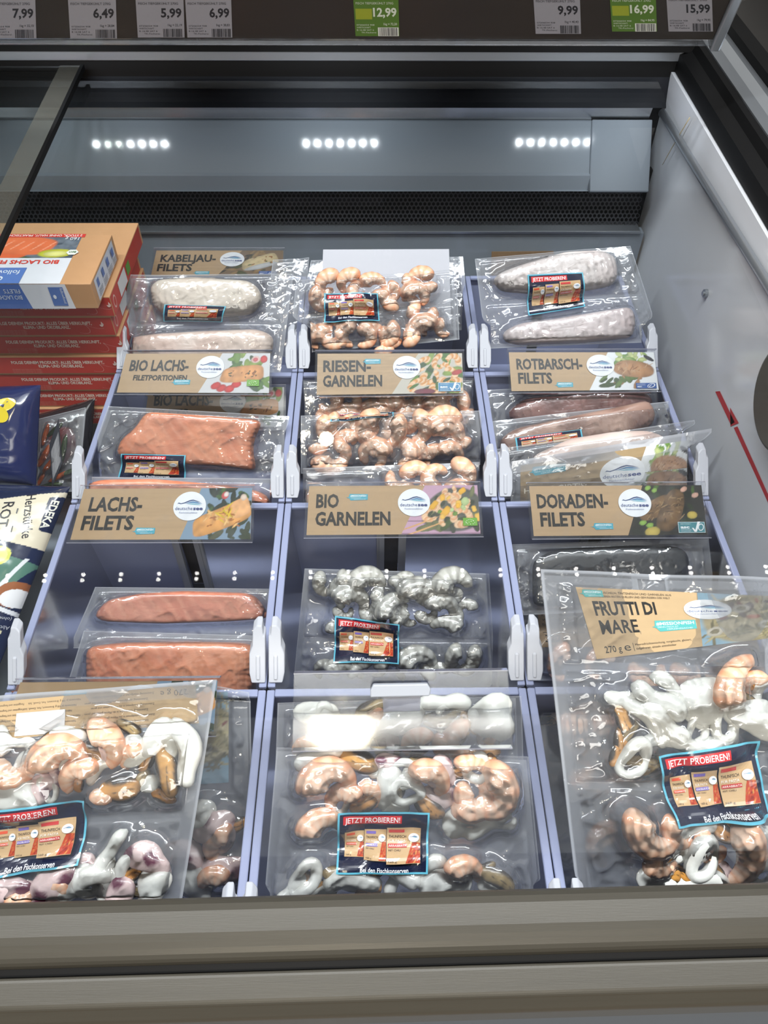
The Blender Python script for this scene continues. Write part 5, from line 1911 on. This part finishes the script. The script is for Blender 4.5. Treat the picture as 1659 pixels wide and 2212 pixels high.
a.emit('front_print', face_map((x0, y0 - .0001, z1 - h_), (mm, 0, 0), (0, 0, mm), (0, -1, 0)), M['box'], body)
a = Art(D_, H_)
a.rect(D_ * .1, H_ * .1, D_ * .92, H_ * .92, (214, 220, 232))
for k in range(4):
    a.rect(D_ * (.16 + .2 * k), H_ * .5, D_ * (.24 + .2 * k), H_ * .8, (92, 120, 180))
    for j in range(4):
        a.rect(D_ * (.15 + .2 * k), H_ * (.18 + .07 * j), D_ * (.30 + .2 * k), H_ * (.205 + .07 * j), (120, 124, 134))
a.emit('side_print', face_map((x1 + .0001, y0, z1 - h_), (0, mm, 0), (0, 0, mm), (1, 0, 0)), M['box'], body)


def pillow(name, label, cat, P, quad, thick, colfn, mat, n=(60, 60), art=None, pname='bag_body', wr=.0025, group=None, hang=0):
    q = np.array(quad_px(P, quad))
    T = thing(name, label, cat, P.w(*q.mean(0)), group)
    S, Tt = np.meshgrid(np.linspace(0, 1, n[0]), np.linspace(0, 1, n[1]))
    U = (q[3] + S[..., None] * (q[2] - q[3])) * (1 - Tt[..., None]) + (q[0] + S[..., None] * (q[1] - q[0])) * Tt[..., None]
    bulge = thick * np.clip(1 - (2 * S - 1) ** 4, 0, 1) ** .6 * np.clip(1 - (2 * Tt - 1) ** 4, 0, 1) ** .6
    h = bulge + wr * (vnoise(U[..., 0] + U[..., 1] * .6, U[..., 1], 40, 3) + .5 * vnoise(U[..., 0], U[..., 1], 95, 5))
    H = lambda uv: thick * np.clip(1 - (2 * inv_bil(q, uv)[:, 0] - 1) ** 4, 0, 1) ** .6 * np.clip(1 - (2 * inv_bil(q, uv)[:, 1] - 1) ** 4, 0, 1) ** .6 + wr * (vnoise(uv[:, 0] + uv[:, 1] * .6, uv[:, 1], 40, 3) + .5 * vnoise(uv[:, 0], uv[:, 1], 95, 5))
    pt = lambda hh: P.o + U[..., :1] * P.ex + U[..., 1:] * P.ey + hh[..., None] * P.ez
    C = np.array([colfn(s_, t_) for s_, t_ in zip(S.ravel(), Tt.ravel())])
    b = MB().grid(pt(h), C)
    b.grid(pt(-.15 * bulge), C, flip=True)
    body = b.build(pname, mat, T, smooth=True)
    if art:
        art.emit('print', bil(q, art.w, art.h, lambda uv, k: P.o + uv[:, :1] * P.ex + uv[:, 1:] * P.ey + (H(uv) + .0006 + k)[:, None] * P.ez), M['gloss'], body)
    return T, q


# big blue pouch with cream band, printed sideways; art units are photo pixels from (-250, 1450) upwards
NAVY = (30, 40, 70)
a = Art(420, 410, .00006)


def inside(x, y, pts):
    r = False
    for (x0, y0), (x1_, y1_) in zip(pts, pts[1:] + pts[:1]):
        if (y0 > y) != (y1_ > y) and x < (x1_ - x0) * (y - y0) / (y1_ - y0) + x0:
            r = not r
    return r


def in_ell(x, y, cx, cy_, rx, ry):
    return ((x - cx) / rx) ** 2 + ((y - cy_) / ry) ** 2 < 1


POUCH = [([(0, 325), (150, 335), (276, 362), (425, 396), (425, 258), (310, 275), (130, 250), (0, 250)], (222, 212, 190)),
         ([(393, 378), (425, 384), (425, 298), (400, 300)], NAVY), ([(300, 232), (360, 240), (425, 225), (392, 180), (330, 160), (300, 170)], (84, 122, 110)),
         ((341, 238, 25, 21), (206, 206, 92)), ((341, 238, 18, 14), (222, 222, 140)), ([(330, 120), (396, 236), (405, 236), (340, 110)], (214, 218, 224)),
         ((402, 158, 40, 28), (150, 92, 58)), ((406, 150, 31, 20), (226, 226, 230)), ([(300, 122), (350, 140), (425, 120), (425, 111), (350, 131), (300, 112)], (222, 224, 230)),
         ((400, 78, 4.5, 4.5), (206, 200, 170)), ((378, 52, 4.5, 4.5), (206, 200, 170))]


def pouch_col(s_, t_):
    c = lin(NAVY)
    for shp, k in POUCH:
        if (inside(s_ * 420, t_ * 410, shp) if isinstance(shp, list) else in_ell(s_ * 420, t_ * 410, *shp)):
            c = lin(k)
    return c


R2 = -math.radians(72)
a.text('EDEKA', 401, 372, 14, (238, 236, 226), width=66, bold=.03, rot=-math.pi / 2)
a.text('Herzstücke', 346, 378, 21, (40, 40, 52), width=104, rot=-math.radians(74))
a.poly([(340, 345), (343, 345), (349, 290), (347, 290)], (40, 40, 52))
a.text('ROT-', 306, 358, 24, (40, 40, 52), width=68, rot=-math.radians(84))
a.text('BARSCH', 266, 356, 24, (40, 40, 52), width=96, rot=-math.radians(84))
a.text('Abtropfgewicht', 416, 92, 8, (186, 190, 200), width=70, rot=math.pi)
a.text('(ohne Glasur)', 414, 110, 7, (186, 190, 200), width=56, rot=math.pi)
P = Plane(40, 1240, .56, 24)
Tp, qp = pillow('fish_pouch', 'navy pouch with cream band and salt bowl lying beside the salmon bins', 'food pack', P, [(-250, 1040), (152, 1052), (-6, 1450), (-340, 1450)], .026, pouch_col, M['gloss'], n=(250, 250), art=a, wr=.0012)
# blue bag with yellow flower, clear bag with vegetables
a = Art(100, 120, .00008)
for k in range(5):
    t = k / 5 * 6.283 + .4
    a.ell(62 + 12 * math.cos(t), 92 + 9 * math.sin(t), 12, 8, (228, 202, 40), 18, t)
a.ell(62, 92, 6, 5, (236, 150, 40), 14)
P = Plane(30, 940, .735, 46)
pillow('frozen_food_bag', 'dark blue bag with yellow flower in front of the red cartons', 'bag', P, [(-120, 838), (88, 832), (78, 1048), (-140, 1048)], .03, lambda s_, t_: lin((34, 44, 92)), M['gloss'], art=a)
P = Plane(120, 1000, .80, 42)
pillow('frozen_food_bag', 'near-black glossy bag in shade between red cartons and the bin wall', 'bag', P, [(60, 900), (205, 862), (188, 1075), (50, 1080)], .02, lambda s_, t_: lin((110, 28, 26)) if in_ell(s_, t_, .62, .55, .22, .2) else lin((32, 30, 34)), M['gloss'])
P = Plane(120, 1000, .752, 42)
vb = Pack('vegetable_bag', 'clear bag of orange carrot sticks between blue bag and bin wall', 'bag', P, [(84, 905), (186, 880), (170, 1062), (70, 1062)], None)
vb.fit = lambda W: W
car = lambda d, R: mixc(lin((214, 104, 40)), lin((170, 70, 24)), R.rand())
gre = lambda d, R: mixc(lin((60, 84, 34)), lin((30, 44, 22)), R.rand())
for k, (x, y, l, an, cf) in enumerate(((98, 985, 60, 62, car), (112, 1000, 56, 50, car), (100, 940, 50, 75, car), (128, 1030, 50, 30, car), (90, 1035, 40, 60, car), (140, 970, 60, 80, gre), (120, 930, 50, 40, gre), (150, 1020, 46, 20, gre), (110, 1050, 60, 10, gre))):
    c, m = P.px(x, y), vb.scale(x, y)
    vb.add('vegetable_stick', *blob_uv(c, l * m, l * m * .22, l * m * .2, math.radians(an), k, cf, 10, 12, .1))
a = Art(40, 60)
a.rect(0, 0, 40, 60, (60, 62, 70))
barcode(a, 4, 6, 32, 40, 4, (206, 206, 210))
vb.label([(112, 960), (132, 905), (140, 1000), (118, 1052)], a, h0=.008)
vb.film(milk=.04)

# straw stuck between panel and side wall
s_ = MB()
p0, p1 = onx(1490, 254, WX - .004), ony(1431, 356, 1.118)
s_.tube([p0 + (p1 - p0) * t + np.array([0, 0, .002 * math.sin(3 * t)]) for t in np.linspace(0, 1, 8)], [.0008, .0007, .0007, .0006, .0006, .0006, .0005, .0004], 8, lin((190, 176, 140)))
tag(s_.build('straw', M['print'], smooth=True), 'thin pale straw leaning at the rear right corner of the freezer', 'straw')

# light line under the shop ceiling, mirrored as a row of dots in the lid
o, n = np.array(LID_O), np.array(LID_N) / np.linalg.norm(LID_N)
ml = MB()
hb = MB()
P0 = None
for x in range(15, 1680, 82):
    d = ray(x, 1243 - (x - 600) * .012)
    p = CAM + d * (((o - CAM) @ n) / (d @ n))
    d = d / np.linalg.norm(d)
    r = d - 2 * (d @ n) * n
    q = p + r * ((2.3 - p[2]) / r[2])
    P0 = P0 if P0 is not None else q
    P1 = q
    for k in (-1, 1):
        ml.tube([q + np.array([0, k * .012, 0]), q + np.array([0, k * .012, -.004])], .008, 10)
T = thing('ceiling_lamp', 'long ceiling light line with small bright lenses', 'lamp', P0 + np.array([1.2, 0, .05]))
hb.box((min(P0[0], P1[0]) - .1, min(P0[1], P1[1]) - .05, 2.302), (max(P0[0], P1[0]) + .1, max(P0[1], P1[1]) + .05, 2.36))
hb.build('housing', M['white'], T)
ml.build('lens', emit_mat('lens_glow', (1, .97, .92), 60), T)
